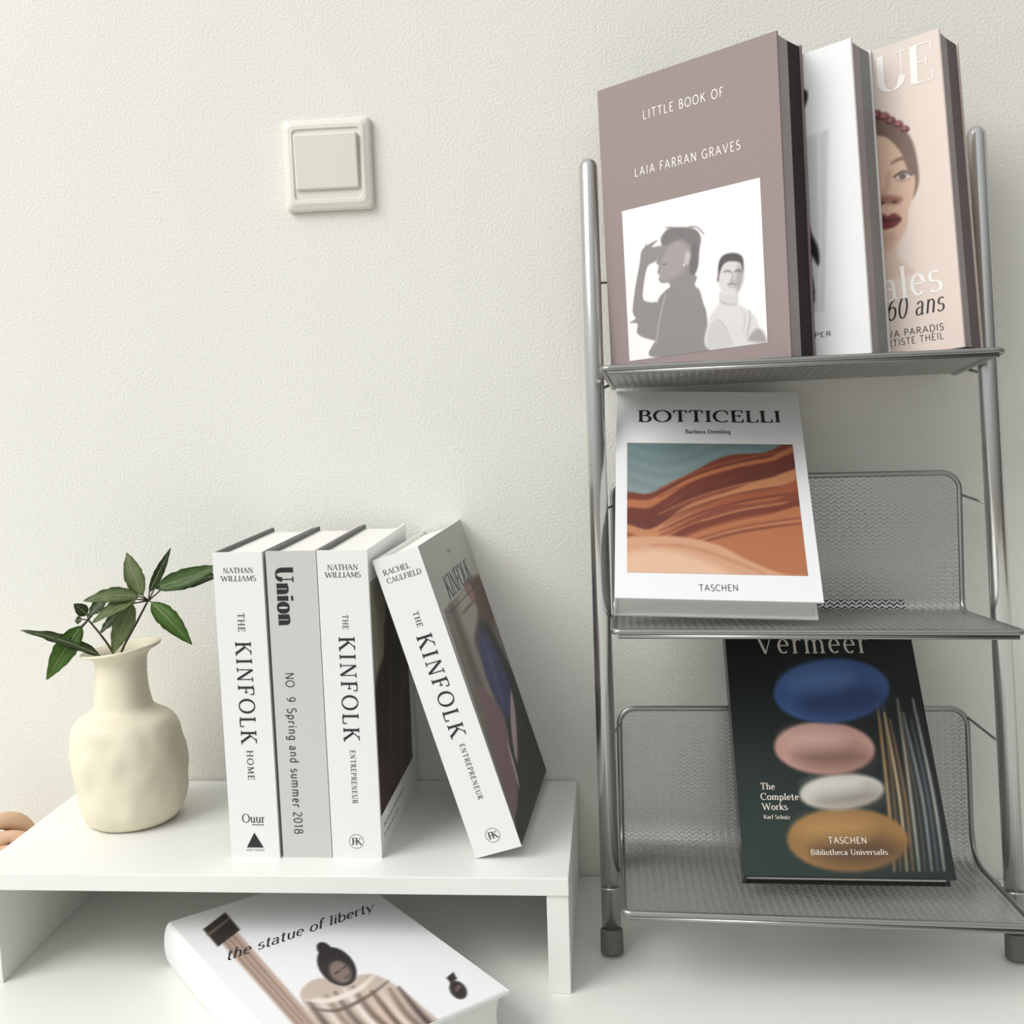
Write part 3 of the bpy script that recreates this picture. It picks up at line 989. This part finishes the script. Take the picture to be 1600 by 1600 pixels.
# second person in a roll-neck, facing out
a1.poly([(690, 1200), (740, 1120), (775, 1070), (850, 1090), (900, 1080), (990, 1130), (1040, 1180), (1080, 1280), (1115, 1330), (1115, 1376), (690, 1420)], (214, 211, 210), soft=1.4)
a1.poly([(775, 1080), (770, 990), (820, 1000), (905, 1000), (900, 1085), (840, 1080)], (206, 203, 202), soft=1.4)
a1.poly([(770, 960), (760, 870), (775, 790), (830, 760), (900, 760), (942, 800), (940, 900), (920, 970), (880, 1010), (820, 1000)], (212, 206, 204), soft=1.4)
a1.poly([(757, 890), (760, 780), (790, 720), (850, 698), (910, 705), (942, 740), (948, 820), (935, 850), (922, 775), (850, 760), (800, 780), (775, 830)], (84, 78, 80), soft=1.3)
a1.poly([(905, 790), (944, 830), (938, 920), (900, 990), (885, 900)], (168, 161, 160), soft=3)
for pts, w, cc in (([(800, 840), (830, 832), (858, 842)], 9, (96, 90, 90)), ([(880, 838), (905, 828), (930, 838)], 9, (92, 86, 87)), ([(868, 850), (862, 890), (852, 905), (880, 910)], 7, (140, 132, 131)), ([(830, 936), (860, 928), (890, 936)], 12, (112, 104, 104)), ([(840, 955), (880, 955)], 6, (150, 143, 142)), ([(775, 1060), (830, 1085), (900, 1080)], 8, (160, 156, 155)), ([(745, 1200), (800, 1240), (870, 1390)], 10, (176, 172, 171)), ([(990, 1130), (1000, 1200), (970, 1330)], 9, (170, 166, 165)), ([(930, 1110), (960, 1180), (940, 1300)], 14, (196, 192, 191))):
    a1.line(pts, w, cc, soft=1.6, taper=True)
a1.ell((756, 895), 9, 22, (140, 132, 131))
a1.poly([(1000, 1360), (985, 1340), (1040, 1270), (1090, 1280), (1118, 1335), (1112, 1372)], (164, 157, 156), soft=2)
a1.poly([(690, 1260), (750, 1215), (800, 1260), (860, 1390), (690, 1418)], (200, 197, 196), soft=2)
a1.build('cover_picture', B1, (px0, -LIFT, pz0), (1, 0, 0), (0, 0, 1))
TH = dict(thin=.12, thick=.13, serif=0, track=.22)
lettering('cover_title', B1, INK_W, [art_text(m1, (0, 0), 0, 'LITTLE BOOK OF', (280, 403), (555, 322), .0070, TH)], ((0, -LIFT, 0), (1, 0, 0), (0, 0, 1)))
lettering('author_name', B1, INK_W, [art_text(m1, (0, 0), 0, 'LAIA FARRAN GRAVES', (250, 598), (614, 502), .0070, TH)], ((0, -LIFT, 0), (1, 0, 0), (0, 0, 1)))

# white one in the middle
w2, h2 = .140, .2400
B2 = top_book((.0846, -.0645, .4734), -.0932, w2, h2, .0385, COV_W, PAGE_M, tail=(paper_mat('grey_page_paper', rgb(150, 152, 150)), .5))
tag(B2, 'white hardcover with a black figure on its cover, squeezed between mauve and pink books', 'book', 'books on the top shelf')
QB2 = [(520, 278), (993, 112), (1078, 1230), (600, 1287)]
a2 = Art(QB2, w2 - .001, h2 - .001, 130, 190, (232, 232, 233))
a2.poly([(600, 560), (935, 430), (935, 1072), (690, 1110)], (206, 209, 209), smooth=False, soft=1.5)
a2.line([(905, 445), (915, 760), (920, 1070)], 8, (224, 226, 226), soft=1.5)
a2.poly([(720, 320), (858, 285), (860, 352), (835, 360), (800, 400), (730, 410)], (26, 25, 28), soft=1.2)
a2.poly([(780, 700), (850, 670), (875, 740), (892, 800), (912, 852), (914, 912), (884, 878), (896, 1062), (720, 1100), (730, 800)], (24, 24, 28), soft=1.2)
a2.ell((800, 600), 56, 80, (196, 172, 160), soft=2)
a2.poly([(735, 600), (760, 510), (820, 500), (862, 560), (850, 600), (800, 550), (760, 640)], (40, 34, 34), soft=1.5)
a2.build('cover_picture', B2, (.0005, -LIFT, .0005), (1, 0, 0), (0, 0, 1))
bm_items = [art_text(a2, (0, 0), 0, 'ANNA', (790, 1150), (905, 1138), .0032, SANS), art_text(a2, (0, 0), 0, 'PAPER', (872, 1167), (960, 1160), .0036, SANS), art_text(a2, (0, 0), 0, 'ISSUE', (800, 1204), (912, 1192), .0032, SANS)]
lettering('cover_text', B2, INK, bm_items[1:2], ((0, -LIFT * 2, 0), (1, 0, 0), (0, 0, 1)))

# pink one on the right
w3, h3 = .140, .2415
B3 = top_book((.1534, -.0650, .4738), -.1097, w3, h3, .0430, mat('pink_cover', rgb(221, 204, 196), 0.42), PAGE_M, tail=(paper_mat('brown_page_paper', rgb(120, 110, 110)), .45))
tag(B3, 'pale pink hardcover with a woman in a flower headband, by the right pole', 'book', 'books on the top shelf')
QB3 = [(800, 275), (1303, 98), (1400, 1215), (905, 1268)]


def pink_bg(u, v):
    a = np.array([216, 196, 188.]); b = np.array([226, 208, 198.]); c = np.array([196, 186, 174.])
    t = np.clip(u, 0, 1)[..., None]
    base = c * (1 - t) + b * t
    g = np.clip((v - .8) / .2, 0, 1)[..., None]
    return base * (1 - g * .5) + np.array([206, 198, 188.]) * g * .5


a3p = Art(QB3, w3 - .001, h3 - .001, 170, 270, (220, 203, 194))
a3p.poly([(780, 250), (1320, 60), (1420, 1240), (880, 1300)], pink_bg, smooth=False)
HAIR, SKIN, SKIN_D = (112, 88, 76), (206, 174, 152), (172, 136, 116)
a3p.poly([(985, 560), (1000, 460), (1050, 400), (1110, 392), (1180, 420), (1225, 480), (1245, 545), (1255, 640), (1235, 700), (1215, 640), (1195, 540), (1150, 480), (1080, 480), (1035, 540), (1030, 700), (1000, 700)], HAIR, soft=1.5)
a3p.poly([(1040, 560), (1075, 490), (1140, 474), (1196, 530), (1222, 600), (1244, 625), (1240, 690), (1226, 740), (1222, 800), (1192, 856), (1150, 884), (1110, 874), (1070, 820), (1045, 740), (1036, 650)], SKIN, soft=1.4)
a3p.poly([(1040, 580), (1080, 520), (1110, 560), (1120, 700), (1120, 800), (1110, 872), (1070, 820), (1045, 740)], SKIN_D, soft=5, alpha=.8)
a3p.poly([(1100, 850), (1190, 856), (1200, 900), (1240, 960), (1020, 980), (1070, 920)], (196, 160, 138), soft=2, alpha=.35)
a3p.line([(1050, 585), (1085, 560), (1118, 572)], 12, (86, 64, 54), soft=1.6, taper=True)
a3p.line([(1170, 572), (1200, 556), (1232, 566)], 12, (122, 94, 78), soft=1.6, taper=True)
for c in ((1086, 622), (1208, 618)):
    a3p.ell(c, 25, 15, (226, 208, 196), soft=1.5)
    a3p.ell((c[0] - 2, c[1]), 11, 12, (96, 84, 78), soft=1.2)
    a3p.line([(c[0] - 28, c[1] + 2), (c[0], c[1] - 17), (c[0] + 26, c[1] - 2)], 7, (70, 52, 46), soft=1.2)
    a3p.line([(c[0] - 22, c[1] + 10), (c[0], c[1] + 17), (c[0] + 22, c[1] + 8)], 4, (150, 116, 100), soft=1.2)
a3p.line([(1165, 600), (1160, 650), (1140, 690)], 12, (186, 150, 130), soft=3)
a3p.poly([(1126, 694), (1160, 682), (1204, 692), (1196, 714), (1160, 712), (1134, 714)], (150, 104, 92), soft=2)
a3p.ell((1146, 708), 8, 5, (84, 52, 46)); a3p.ell((1184, 706), 8, 5, (84, 52, 46))
a3p.poly([(1118, 768), (1150, 748), (1165, 754), (1184, 746), (1206, 766), (1190, 790), (1160, 800), (1134, 794)], (112, 48, 50), soft=1.4)
a3p.line([(1120, 770), (1164, 770), (1204, 767)], 5, (66, 24, 28), soft=1)
a3p.poly([(1126, 820), (1160, 812), (1190, 822), (1176, 850), (1146, 852)], (192, 156, 136), soft=3)
for k, (fx, fy) in enumerate(((1010, 440), (1035, 410), (1066, 392), (1096, 386), (1122, 396), (1146, 404), (1166, 420), (1190, 434), (1210, 452))):
    r = 22 - 1.2 * k
    a3p.ell((fx, fy), r, r, (96, 44, 48) if k % 2 == 0 else (120, 62, 64), soft=1.2)
    a3p.ell((fx - 3, fy - 3), r * .45, r * .45, (160, 100, 100), soft=1.2)
    a3p.line([(fx - r, fy + 6), (fx, fy + r * .6), (fx + r, fy + 4)], 4, (58, 30, 32), soft=1)
a3p.build('cover_picture', B3, (.0005, -LIFT, .0005), (1, 0, 0), (0, 0, 1))
pf2 = ((0, -LIFT * 2, 0), (1, 0, 0), (0, 0, 1))
wide = dict(thin=.03, thick=.19, serif=.08, track=.06)
lettering('cover_title', B3, INK_W, [art_text(a3p, (0, 0), 0, 'VOGUE', (835, 405), (1300, 272), .0285, wide)], pf2)
lettering('cover_heading', B3, INK_W, [art_text(a3p, (0, 0), 0, 'ales', (1160, 1048), (1338, 1018), .0250, dict(thin=.05, thick=.13, serif=.06))], pf2)
lettering('cover_text', B3, INK, [art_text(a3p, (0, 0), 0, '60 ans', (1172, 1112), (1342, 1086), .0160, dict(thin=.04, thick=.12, serif=0, slant=.22))], pf2)
lettering('cover_text', B3, INK, [art_text(a3p, (0, 0), 0, 'EVA PARADIS', (1160, 1172), (1342, 1152), .0050, SANS), art_text(a3p, (0, 0), 0, 'ARTISTE THEIL', (1160, 1202), (1342, 1182), .0050, SANS)], pf2)

# --- white art book leaning back on the middle shelf
MB_ = eul(0.0408, -0.7625, 0.0543)
wB, hB, tB = .1580, .2175, .0262
BB = hardcover('hardcover_book', MB_, (-0.0010, -0.1762, 0.3064), wB, hB, tB, mat('gloss_white_cover', rgb(240, 239, 240), 0.3, spec=.45), PAGE, board=.0016, inset=.0025)
tag(BB, 'white art book with a square auburn and teal picture, leaning back on the middle shelf', 'book')
QB = [(185, 160), (808, 160), (912, 908), (172, 885)]
mb = Art(QB, wB, hB, 4, 4, (0, 0, 0))
Qp = [(220, 338), (793, 343), (853, 808), (215, 798)]
pc = [mb.pt(p) for p in Qp]
pw = (pc[1][0] + pc[2][0] - pc[0][0] - pc[3][0]) / 2; ph = (pc[0][1] + pc[1][1] - pc[2][1] - pc[3][1]) / 2
px0 = (pc[0][0] + pc[3][0]) / 2; pz0 = (pc[2][1] + pc[3][1]) / 2


def teal_bg(u, v):
    a = np.array([112, 134, 134.]); b = np.array([164, 170, 172.])
    t = np.clip(v, 0, 1)[..., None]
    return b * (1 - t) + a * t + (np.sin(v * 60 + 5 * np.sin(u * 7)) * 4)[..., None]


aB = Art(Qp, pw, ph, 190, 165, (140, 156, 156))
aB.poly([(200, 320), (820, 320), (880, 830), (190, 830)], teal_bg, smooth=False)
# plain layered landscape in auburn, peach and teal
rb = [(120, 62, 48), (156, 88, 62), (104, 56, 48), (178, 112, 76), (134, 74, 56), (190, 130, 92), (112, 58, 48)]
for k in range(9):
    f = k / 8
    y = 395 + 30 * k
    aB.poly([(190, y + 150 - 6 * k), (300, y + 120 - 10 * math.sin(k)), (430, y + 40 + 14 * math.cos(k * 1.3)), (560, y - 10 + 10 * math.sin(k * 2)), (700, y - 40 + 16 * math.cos(k)), (880, y - 58), (900, 900), (560, 900), (190, 900)], rb[(k * 3) % 7], soft=1.6)
    for j in range(3):
        aB.line([(330 + 20 * j, y + 104 + 6 * j), (450, y + 50 + 8 * j), (600, y + 4 + 8 * j), (740, y - 22 + 9 * j), (870, y - 40 + 10 * j)], 7, rb[(k * 3 + j + 1) % 7], soft=2, taper=True)
aB.poly([(200, 690), (300, 668), (420, 672), (540, 700), (640, 752), (760, 800), (860, 812), (880, 860), (200, 860)], (208, 158, 126), soft=2)
aB.poly([(200, 742), (320, 716), (440, 738), (560, 790), (640, 860), (200, 860)], (224, 184, 154), soft=5)
aB.line([(300, 700), (430, 705), (560, 745), (700, 800)], 9, (186, 130, 98), soft=3, taper=True)
aB.build('cover_picture', BB, (px0, -LIFT, pz0), (1, 0, 0), (0, 0, 1))
pB = ((0, -LIFT, 0), (1, 0, 0), (0, 0, 1))
lettering('cover_title', BB, INK, [art_text(mb, (0, 0), 0, 'BOTTICELLI', (258, 265), (752, 265), .0132, dict(thin=.07, thick=.17, serif=.10, track=.10))], pB)
lettering('author_name', BB, INK, [art_text(mb, (0, 0), 0, 'Barbara Deimling', (420, 305), (577, 305), .0044, dict(thin=.08, thick=.17, serif=.06))], pB)
lettering('publisher_mark', BB, INK, [art_text(mb, (0, 0), 0, 'TASCHEN', (468, 863), (607, 864), .0056, SANS)], pB)

# --- dark art book leaning back on the bottom shelf
MV = eul(0.0104, -0.7209, 0.0120)
wV, hV, tV = .1590, .2448, .0200
DARK = mat('black_green_cover', rgb(28, 34, 32), 0.3, spec=.45)
BV = hardcover('hardcover_book', MV, (0.0937, -0.1905, 0.0893), wV, hV, tV, DARK, PAGE, board=.0026, inset=.003)
tag(BV, 'black-green art book with blue, pink and ochre shapes, leaning back on the bottom shelf', 'book')
QV = [(549, -45), (1184, -44), (1367, 929), (622, 911)]


def dark_bg(u, v):
    a = np.array([24, 27, 27.]); b = np.array([32, 48, 42.])
    t = np.clip(1.2 - v * 1.4 - np.abs(u - .12), 0, 1)[..., None]
    return a * (1 - t) + b * t


aV = Art(QV, wV - .001, hV - .001, 170, 262, (26, 30, 30))
aV.poly([(500, -90), (1240, -90), (1420, 990), (580, 990)], dark_bg, smooth=False)
# plain picture of a cairn of smooth stones with dry stalks behind
for k in range(9):
    cc = [(206, 164, 108), (120, 94, 66), (226, 196, 150), (150, 116, 78), (200, 190, 170), (90, 84, 72), (160, 166, 168), (96, 104, 110), (190, 192, 184)][k]
    aV.line([(1150 + 22 * k, 900), (1128 + 20 * k, 640), (1090 + 16 * k + 8 * math.sin(k * 2), 300 + 24 * (k % 4))], 8, cc, soft=1.6, taper=True)


def stone(c, rx, ry, col, hi, lo, rot):
    aV.ell(c, rx, ry, col, rot, soft=2)
    aV.ell((c[0] + rx * .18, c[1] + ry * .34), rx * .74, ry * .5, lo, rot, soft=9, alpha=.75)
    aV.ell((c[0] - rx * .22, c[1] - ry * .36), rx * .6, ry * .38, hi, rot, soft=9, alpha=.7)


stone((985, 790), 215, 112, (146, 108, 62), (178, 138, 84), (74, 54, 38), 2)
stone((965, 622), 150, 62, (196, 190, 180), (222, 218, 208), (120, 112, 102), -4)
stone((905, 470), 178, 92, (196, 152, 140), (222, 184, 172), (118, 86, 78), 3)
stone((930, 270), 205, 112, (66, 94, 148), (102, 132, 186), (38, 54, 92), -3)
aV.build('cover_picture', BV, (.0005, -LIFT, .0005), (1, 0, 0), (0, 0, 1))
pV = ((0, -LIFT * 2, 0), (1, 0, 0), (0, 0, 1))
CREAM = mat('cream_ink', rgb(226, 216, 202), 0.5)
lettering('cover_title', BV, CREAM, [art_text(aV, (0, 0), 0, 'Vermeer', (668, 138), (1064, 138), .0215, dict(thin=.045, thick=.11, serif=.07, track=.1))], pV)
SV = dict(thin=.07, thick=.15, serif=.08)
lettering('cover_heading', BV, CREAM, [art_text(aV, (0, 0), 0, 'The', (682, 610), (732, 611), .0054, SV), art_text(aV, (0, 0), 0, 'Complete', (682, 646), (816, 648), .0054, SV), art_text(aV, (0, 0), 0, 'Works', (688, 681), (777, 682), .0054, SV)], pV)
lettering('author_name', BV, CREAM, [('Karl Schutz', .0031, tuple(aV.pt((692, 712))), .0205, 'l', SV)], pV)
lettering('publisher_mark', BV, CREAM, [art_text(aV, (0, 0), 0, 'TASCHEN', (920, 800), (1056, 801), .0048, dict(thin=.13, thick=.15, serif=0, track=.12)), art_text(aV, (0, 0), 0, 'Bibliotheca Universalis', (858, 840), (1130, 841), .0042, SV)], pV)

# ------------------------------------------------------------------ vase
VC = Vector((-0.4385, -0.095, RZ))
vase = empty('vase', VC)
tag(vase, 'cream handmade ceramic vase with dented body and flared neck, holding leafy twigs', 'vase')
prof = [(.0, .0), (.032, .0), (.0385, .002), (.0425, .006), (.0462, .016), (.0485, .034), (.0492, .054), (.0488, .072), (.0468, .0845), (.0420, .0930), (.0330, .0985), (.0262, .1035), (.0240, .110), (.0228, .124), (.0222, .140), (.0230, .1475), (.0268, .1520), (.0325, .1545), (.0340, .1562), (.0332, .1578), (.0295, .1560), (.0235, .1510), (.0202, .142), (.0195, .125), (.021, .110), (.034, .092), (.040, .080), (.040, .02), (.0, .01)]
sm = catmull([(r, z) for r, z in prof], 3)
bm = bmesh.new()
SEG = 72
rings = []
for r, z in sm:
    ring = []
    r = max(float(r), 0.0)
    for k in range(SEG):
        a = 2 * PI * k / SEG
        d = Vector((math.cos(a), math.sin(a), 0))
        q = Vector((d.x * r, d.y * r, z))
        body = math.exp(-((z - .055) / .045) ** 2)
        n1 = mnoise.noise(q * 38 + Vector((3.1, 7.7, 1.3)))
        n2 = mnoise.noise(q * 85 + Vector((9.1, 2.7, 5.3)))
        dr = (n1 * .0026 + n2 * .0012) * (0.25 + body)
        # a thumb dent high on the front of the body
        for (ta, tz, amp_, wa, wz) in ((-1.55, .083, -.0028, .35, .010), (-1.75, .045, -.0024, .35, .020), (-1.2, .030, -.0016, .4, .012)):
            dr += amp_ * math.exp(-((a - (ta % (2 * PI))) / wa) ** 2 - ((z - tz) / wz) ** 2)
        if z > .15:
            dr += .0012 * math.sin(2 * a + 1) * (z - .15) / .012
        rr = max(r + dr * min(1, r / .02), 0)
        zz = z + (0.0 if z < .12 else d.x * r * .145 * (z - .12) / .042)
        ring.append(bm.verts.new((d.x * rr + (0.002 * math.sin(z * 40)), d.y * rr * .96, max(zz, 0.0))))
    rings.append(ring)
for a, b in zip(rings, rings[1:]):
    for k in range(SEG):
        bm.faces.new((a[k], a[(k + 1) % SEG], b[(k + 1) % SEG], b[k]))
bmesh.ops.remove_doubles(bm, verts=bm.verts, dist=1e-5)
bmesh.ops.recalc_face_normals(bm, faces=bm.faces)
obj('vase_body', bm, mat('cream_ceramic', rgb(231, 223, 200), 0.55, bump=.12, bscale=160, var=.03, vscale=30, spec=.4), vase, smooth=True)


# ------------------------------------------------------------------ leafy twigs in the vase
def leaf_mat(name, c):
    m = mat(name, c, 0.42, spec=.4, var=.14, vscale=120)
    nt = m.node_tree
    b = nt.nodes['Principled BSDF']
    b.inputs['Subsurface Weight'].default_value = 0.0
    b.inputs['Transmission Weight'].default_value = 0.0
    return m


LEAF = {'m': leaf_mat('leaf_olive', rgb(128, 144, 98)), 'd': leaf_mat('leaf_dark', rgb(84, 100, 68)), 'b': leaf_mat('leaf_bright', rgb(96, 132, 58)), 'g': leaf_mat('leaf_green', rgb(98, 126, 72))}
VEIN = mat('leaf_vein', rgb(150, 164, 112), 0.5)
TWIG = mat('twig_bark', rgb(62, 50, 40), 0.7)


def make_leaf(parent, base, tip, width, key, side=(0, -1, 0.35), bendz=0.0, fold=0.22, petiole=None):
    """base, tip in the parent's frame; side = direction the leaf face looks towards"""
    base, tip = Vector(base), Vector(tip)
    ax = tip - base
    L = ax.length
    t = ax.normalized()
    nrm = Vector(side)
    nrm = (nrm - t * nrm.dot(t)).normalized()
    bi = t.cross(nrm)
    width = width * 1.18
    n = 14
    rows = []
    bm = bmesh.new()
    for i in range(n + 1):
        f = i / n
        w = width / 2 * (math.sin(PI * min(1, f ** .85)) ** .8) * (1 - .25 * f) * 1.12 if 0 < f < 1 else 0.0004
        mid = base + ax * f + nrm * (bendz * L * math.sin(PI * f))
        row = []
        for j in (-2, -1, 0, 1, 2):
            u = j / 2
            wob = 1 + .05 * math.sin(i * 2.6 + j)
            row.append(bm.verts.new(mid + bi * (u * w * wob) + nrm * (abs(u) * w * fold + .0006 * math.sin(i * 1.7 + j * 2))))
        rows.append(row)
    for a, b in zip(rows, rows[1:]):
        for j in range(4):
            bm.faces.new((a[j], a[j + 1], b[j + 1], b[j]))
    # give the blade a real thickness
    geo = bmesh.ops.solidify(bm, geom=list(bm.faces), thickness=0.00035)
    lf = obj('leaf', bm, LEAF[key], parent, smooth=True)
    bm = bmesh.new()
    pts = [r[2].co.copy() if False else (base + ax * (i / n) + nrm * (bendz * L * math.sin(PI * i / n) + .0002)) for i, r in enumerate(range(n + 1))]
    k = len(pts)
    tube(bm, pts, [.00042 * (1 - .6 * i / k) for i in range(k)], 6)
    obj('leaf_vein', bm, VEIN, lf, smooth=True)
    if petiole is not None:
        bm = bmesh.new()
        pp = [Vector(p) for p in petiole] + [base, base + ax * .08]
        tube(bm, pp, [.0007, .0006, .0005, .0004][:len(pp)], 6)
        obj('leaf_stalk', bm, TWIG, lf, smooth=True)
    return lf


def twig(label, origin, stem, leaves):
    o = Vector((origin[0], VC.y, origin[1]))
    root = empty('leafy_twig', o)
    tag(root, label, 'twig', 'twigs in the cream vase')
    bm = bmesh.new()
    P = [Vector((x, y, z)) - o for x, y, z in stem]
    C = [Vector(p) for p in catmull([tuple(p) for p in P], 6)]
    tube(bm, C, [.0013 - .0005 * i / len(C) for i in range(len(C))], 8)
    obj('stem', bm, TWIG, root, smooth=True)
    for lf in leaves:
        (bx, bz, by), (tx, tz, ty), w, key, kw = lf
        kw = dict(kw)
        if 'petiole' in kw:
            kw['petiole'] = [Vector((x, VC.y + y, z)) - o for x, z, y in kw['petiole']]
        make_leaf(root, Vector((bx, VC.y + by, bz)) - o, Vector((tx, VC.y + ty, tz)) - o, w, key, **kw)
    return root


nodeR = (-.4098, .2940, 0)
twig('taller leafy twig leaning to the right out of the cream vase', (-.4371, .2496),
     [(-.4560, -.090, .165), (-.4460, -.094, .225), (-.4371, -.096, .2496), (-.4227, -.096, .2731), (-.4098, -.095, .2950)],
     [((-.4150, .2985, 0), (-.4322, .3352, .012), .0150, 'm', dict(petiole=[nodeR], bendz=.05)),
      ((-.4105, .3005, .004), (-.3958, .3372, .022), .0072, 'd', dict(petiole=[nodeR], side=(.6, -1, .2))),
      ((-.4035, .3050, 0), (-.3450, .3235, .004), .0150, 'g', dict(petiole=[nodeR], bendz=-.05, side=(.2, -1, .5))),
      ((-.4000, .3030, .008), (-.3480, .3135, .020), .0110, 'd', dict(petiole=[nodeR], side=(.2, -1, .6))),
      ((-.4065, .2928, -.002), (-.3674, .2572, -.014), .0150, 'b', dict(petiole=[nodeR], bendz=.06, side=(.4, -1, .5))),
      ((-.4160, .2985, -.004), (-.4594, .2982, -.020), .0145, 'm', dict(petiole=[nodeR], bendz=.08, side=(0, -.8, .8))),
      ((-.4175, .2970, -.008), (-.4460, .2815, -.034), .0140, 'm', dict(petiole=[nodeR], bendz=.05, side=(-.2, -.8, .7))),
      ((-.4200, .2935, -.010), (-.4358, .2520, -.022), .0150, 'm', dict(petiole=[nodeR], bendz=.05, side=(.3, -1, .2))),
      ((-.4310, .2870, -.012), (-.4440, .2705, -.026), .0080, 'd', dict(side=(-.3, -1, .3)))])
nodeL = (-.4647, .2780, -.004)
twig('shorter leafy twig drooping to the left out of the cream vase', (-.4449, .2485),
     [(-.4260, -.100, .165), (-.4360, -.098, .225), (-.4449, -.098, .2485), (-.4535, -.099, .2637), (-.4647, -.099, .2785)],
     [((-.4649, .2830, -.004), (-.4736, .2940, -.010), .0095, 'd', dict(petiole=[nodeL], side=(.8, -1, .2))),
      ((-.4505, .2480, -.014), (-.5126, .2752, -.030), .0120, 'd', dict(bendz=.05, side=(0, -.5, 1))),
      ((-.4680, .2745, -.010), (-.4931, .2314, -.030), .0165, 'b', dict(petiole=[nodeL], bendz=.07, side=(.4, -1, .35))),
      ((-.4735, .2690, -.004), (-.4990, .2365, -.010), .0140, 'g', dict(petiole=[nodeL], bendz=.05, side=(-.3, -1, .4))),
      ((-.4715, .2785, -.002), (-.4810, .2755, .004), .0060, 'd', dict(petiole=[nodeL])),
      ((-.4480, .2955, -.004), (-.4600, .2830, -.012), .0110, 'd', dict(petiole=[(-.4590, .2880, -.003), nodeL], side=(-.4, -1, .2)))])

# ------------------------------------------------------------------ knotted ornament left of the riser
kc = Vector((-0.584, -0.085, 0.0))
kn = empty('knot_ornament', kc)
tag(kn, 'tan knotted ornament on the desk past the left end of the riser', 'ornament')
bm = bmesh.new()
pts = []
NK = 300
for i in range(NK):
    t = 2 * PI * i / NK
    rr = 0.0245 + 0.0155 * math.cos(7 * t)
    pts.append(Vector((rr * math.cos(4 * t), rr * math.sin(4 * t), 0.0225 * math.sin(7 * t))))
rot = Matrix.Rotation(0.9, 3, 'X') @ Matrix.Rotation(0.3, 3, 'Y')
pts = [rot @ p for p in pts]
pts = [Vector((p.x, p.y, p.z * 1.02)) for p in pts]
zmin = min(p.z for p in pts)
tube(bm, [p + Vector((0, 0, -zmin + .0080)) for p in pts], [0.0074 * (1 + .24 * math.sin(2 * PI * 21 * i / NK)) for i in range(NK)], 12, closed=True)
obj('knotted_cord', bm, mat('tan_cord', rgb(214, 178, 148), 0.7, bump=.3, bscale=260, var=.08, vscale=60, spec=.25), kn, smooth=True)
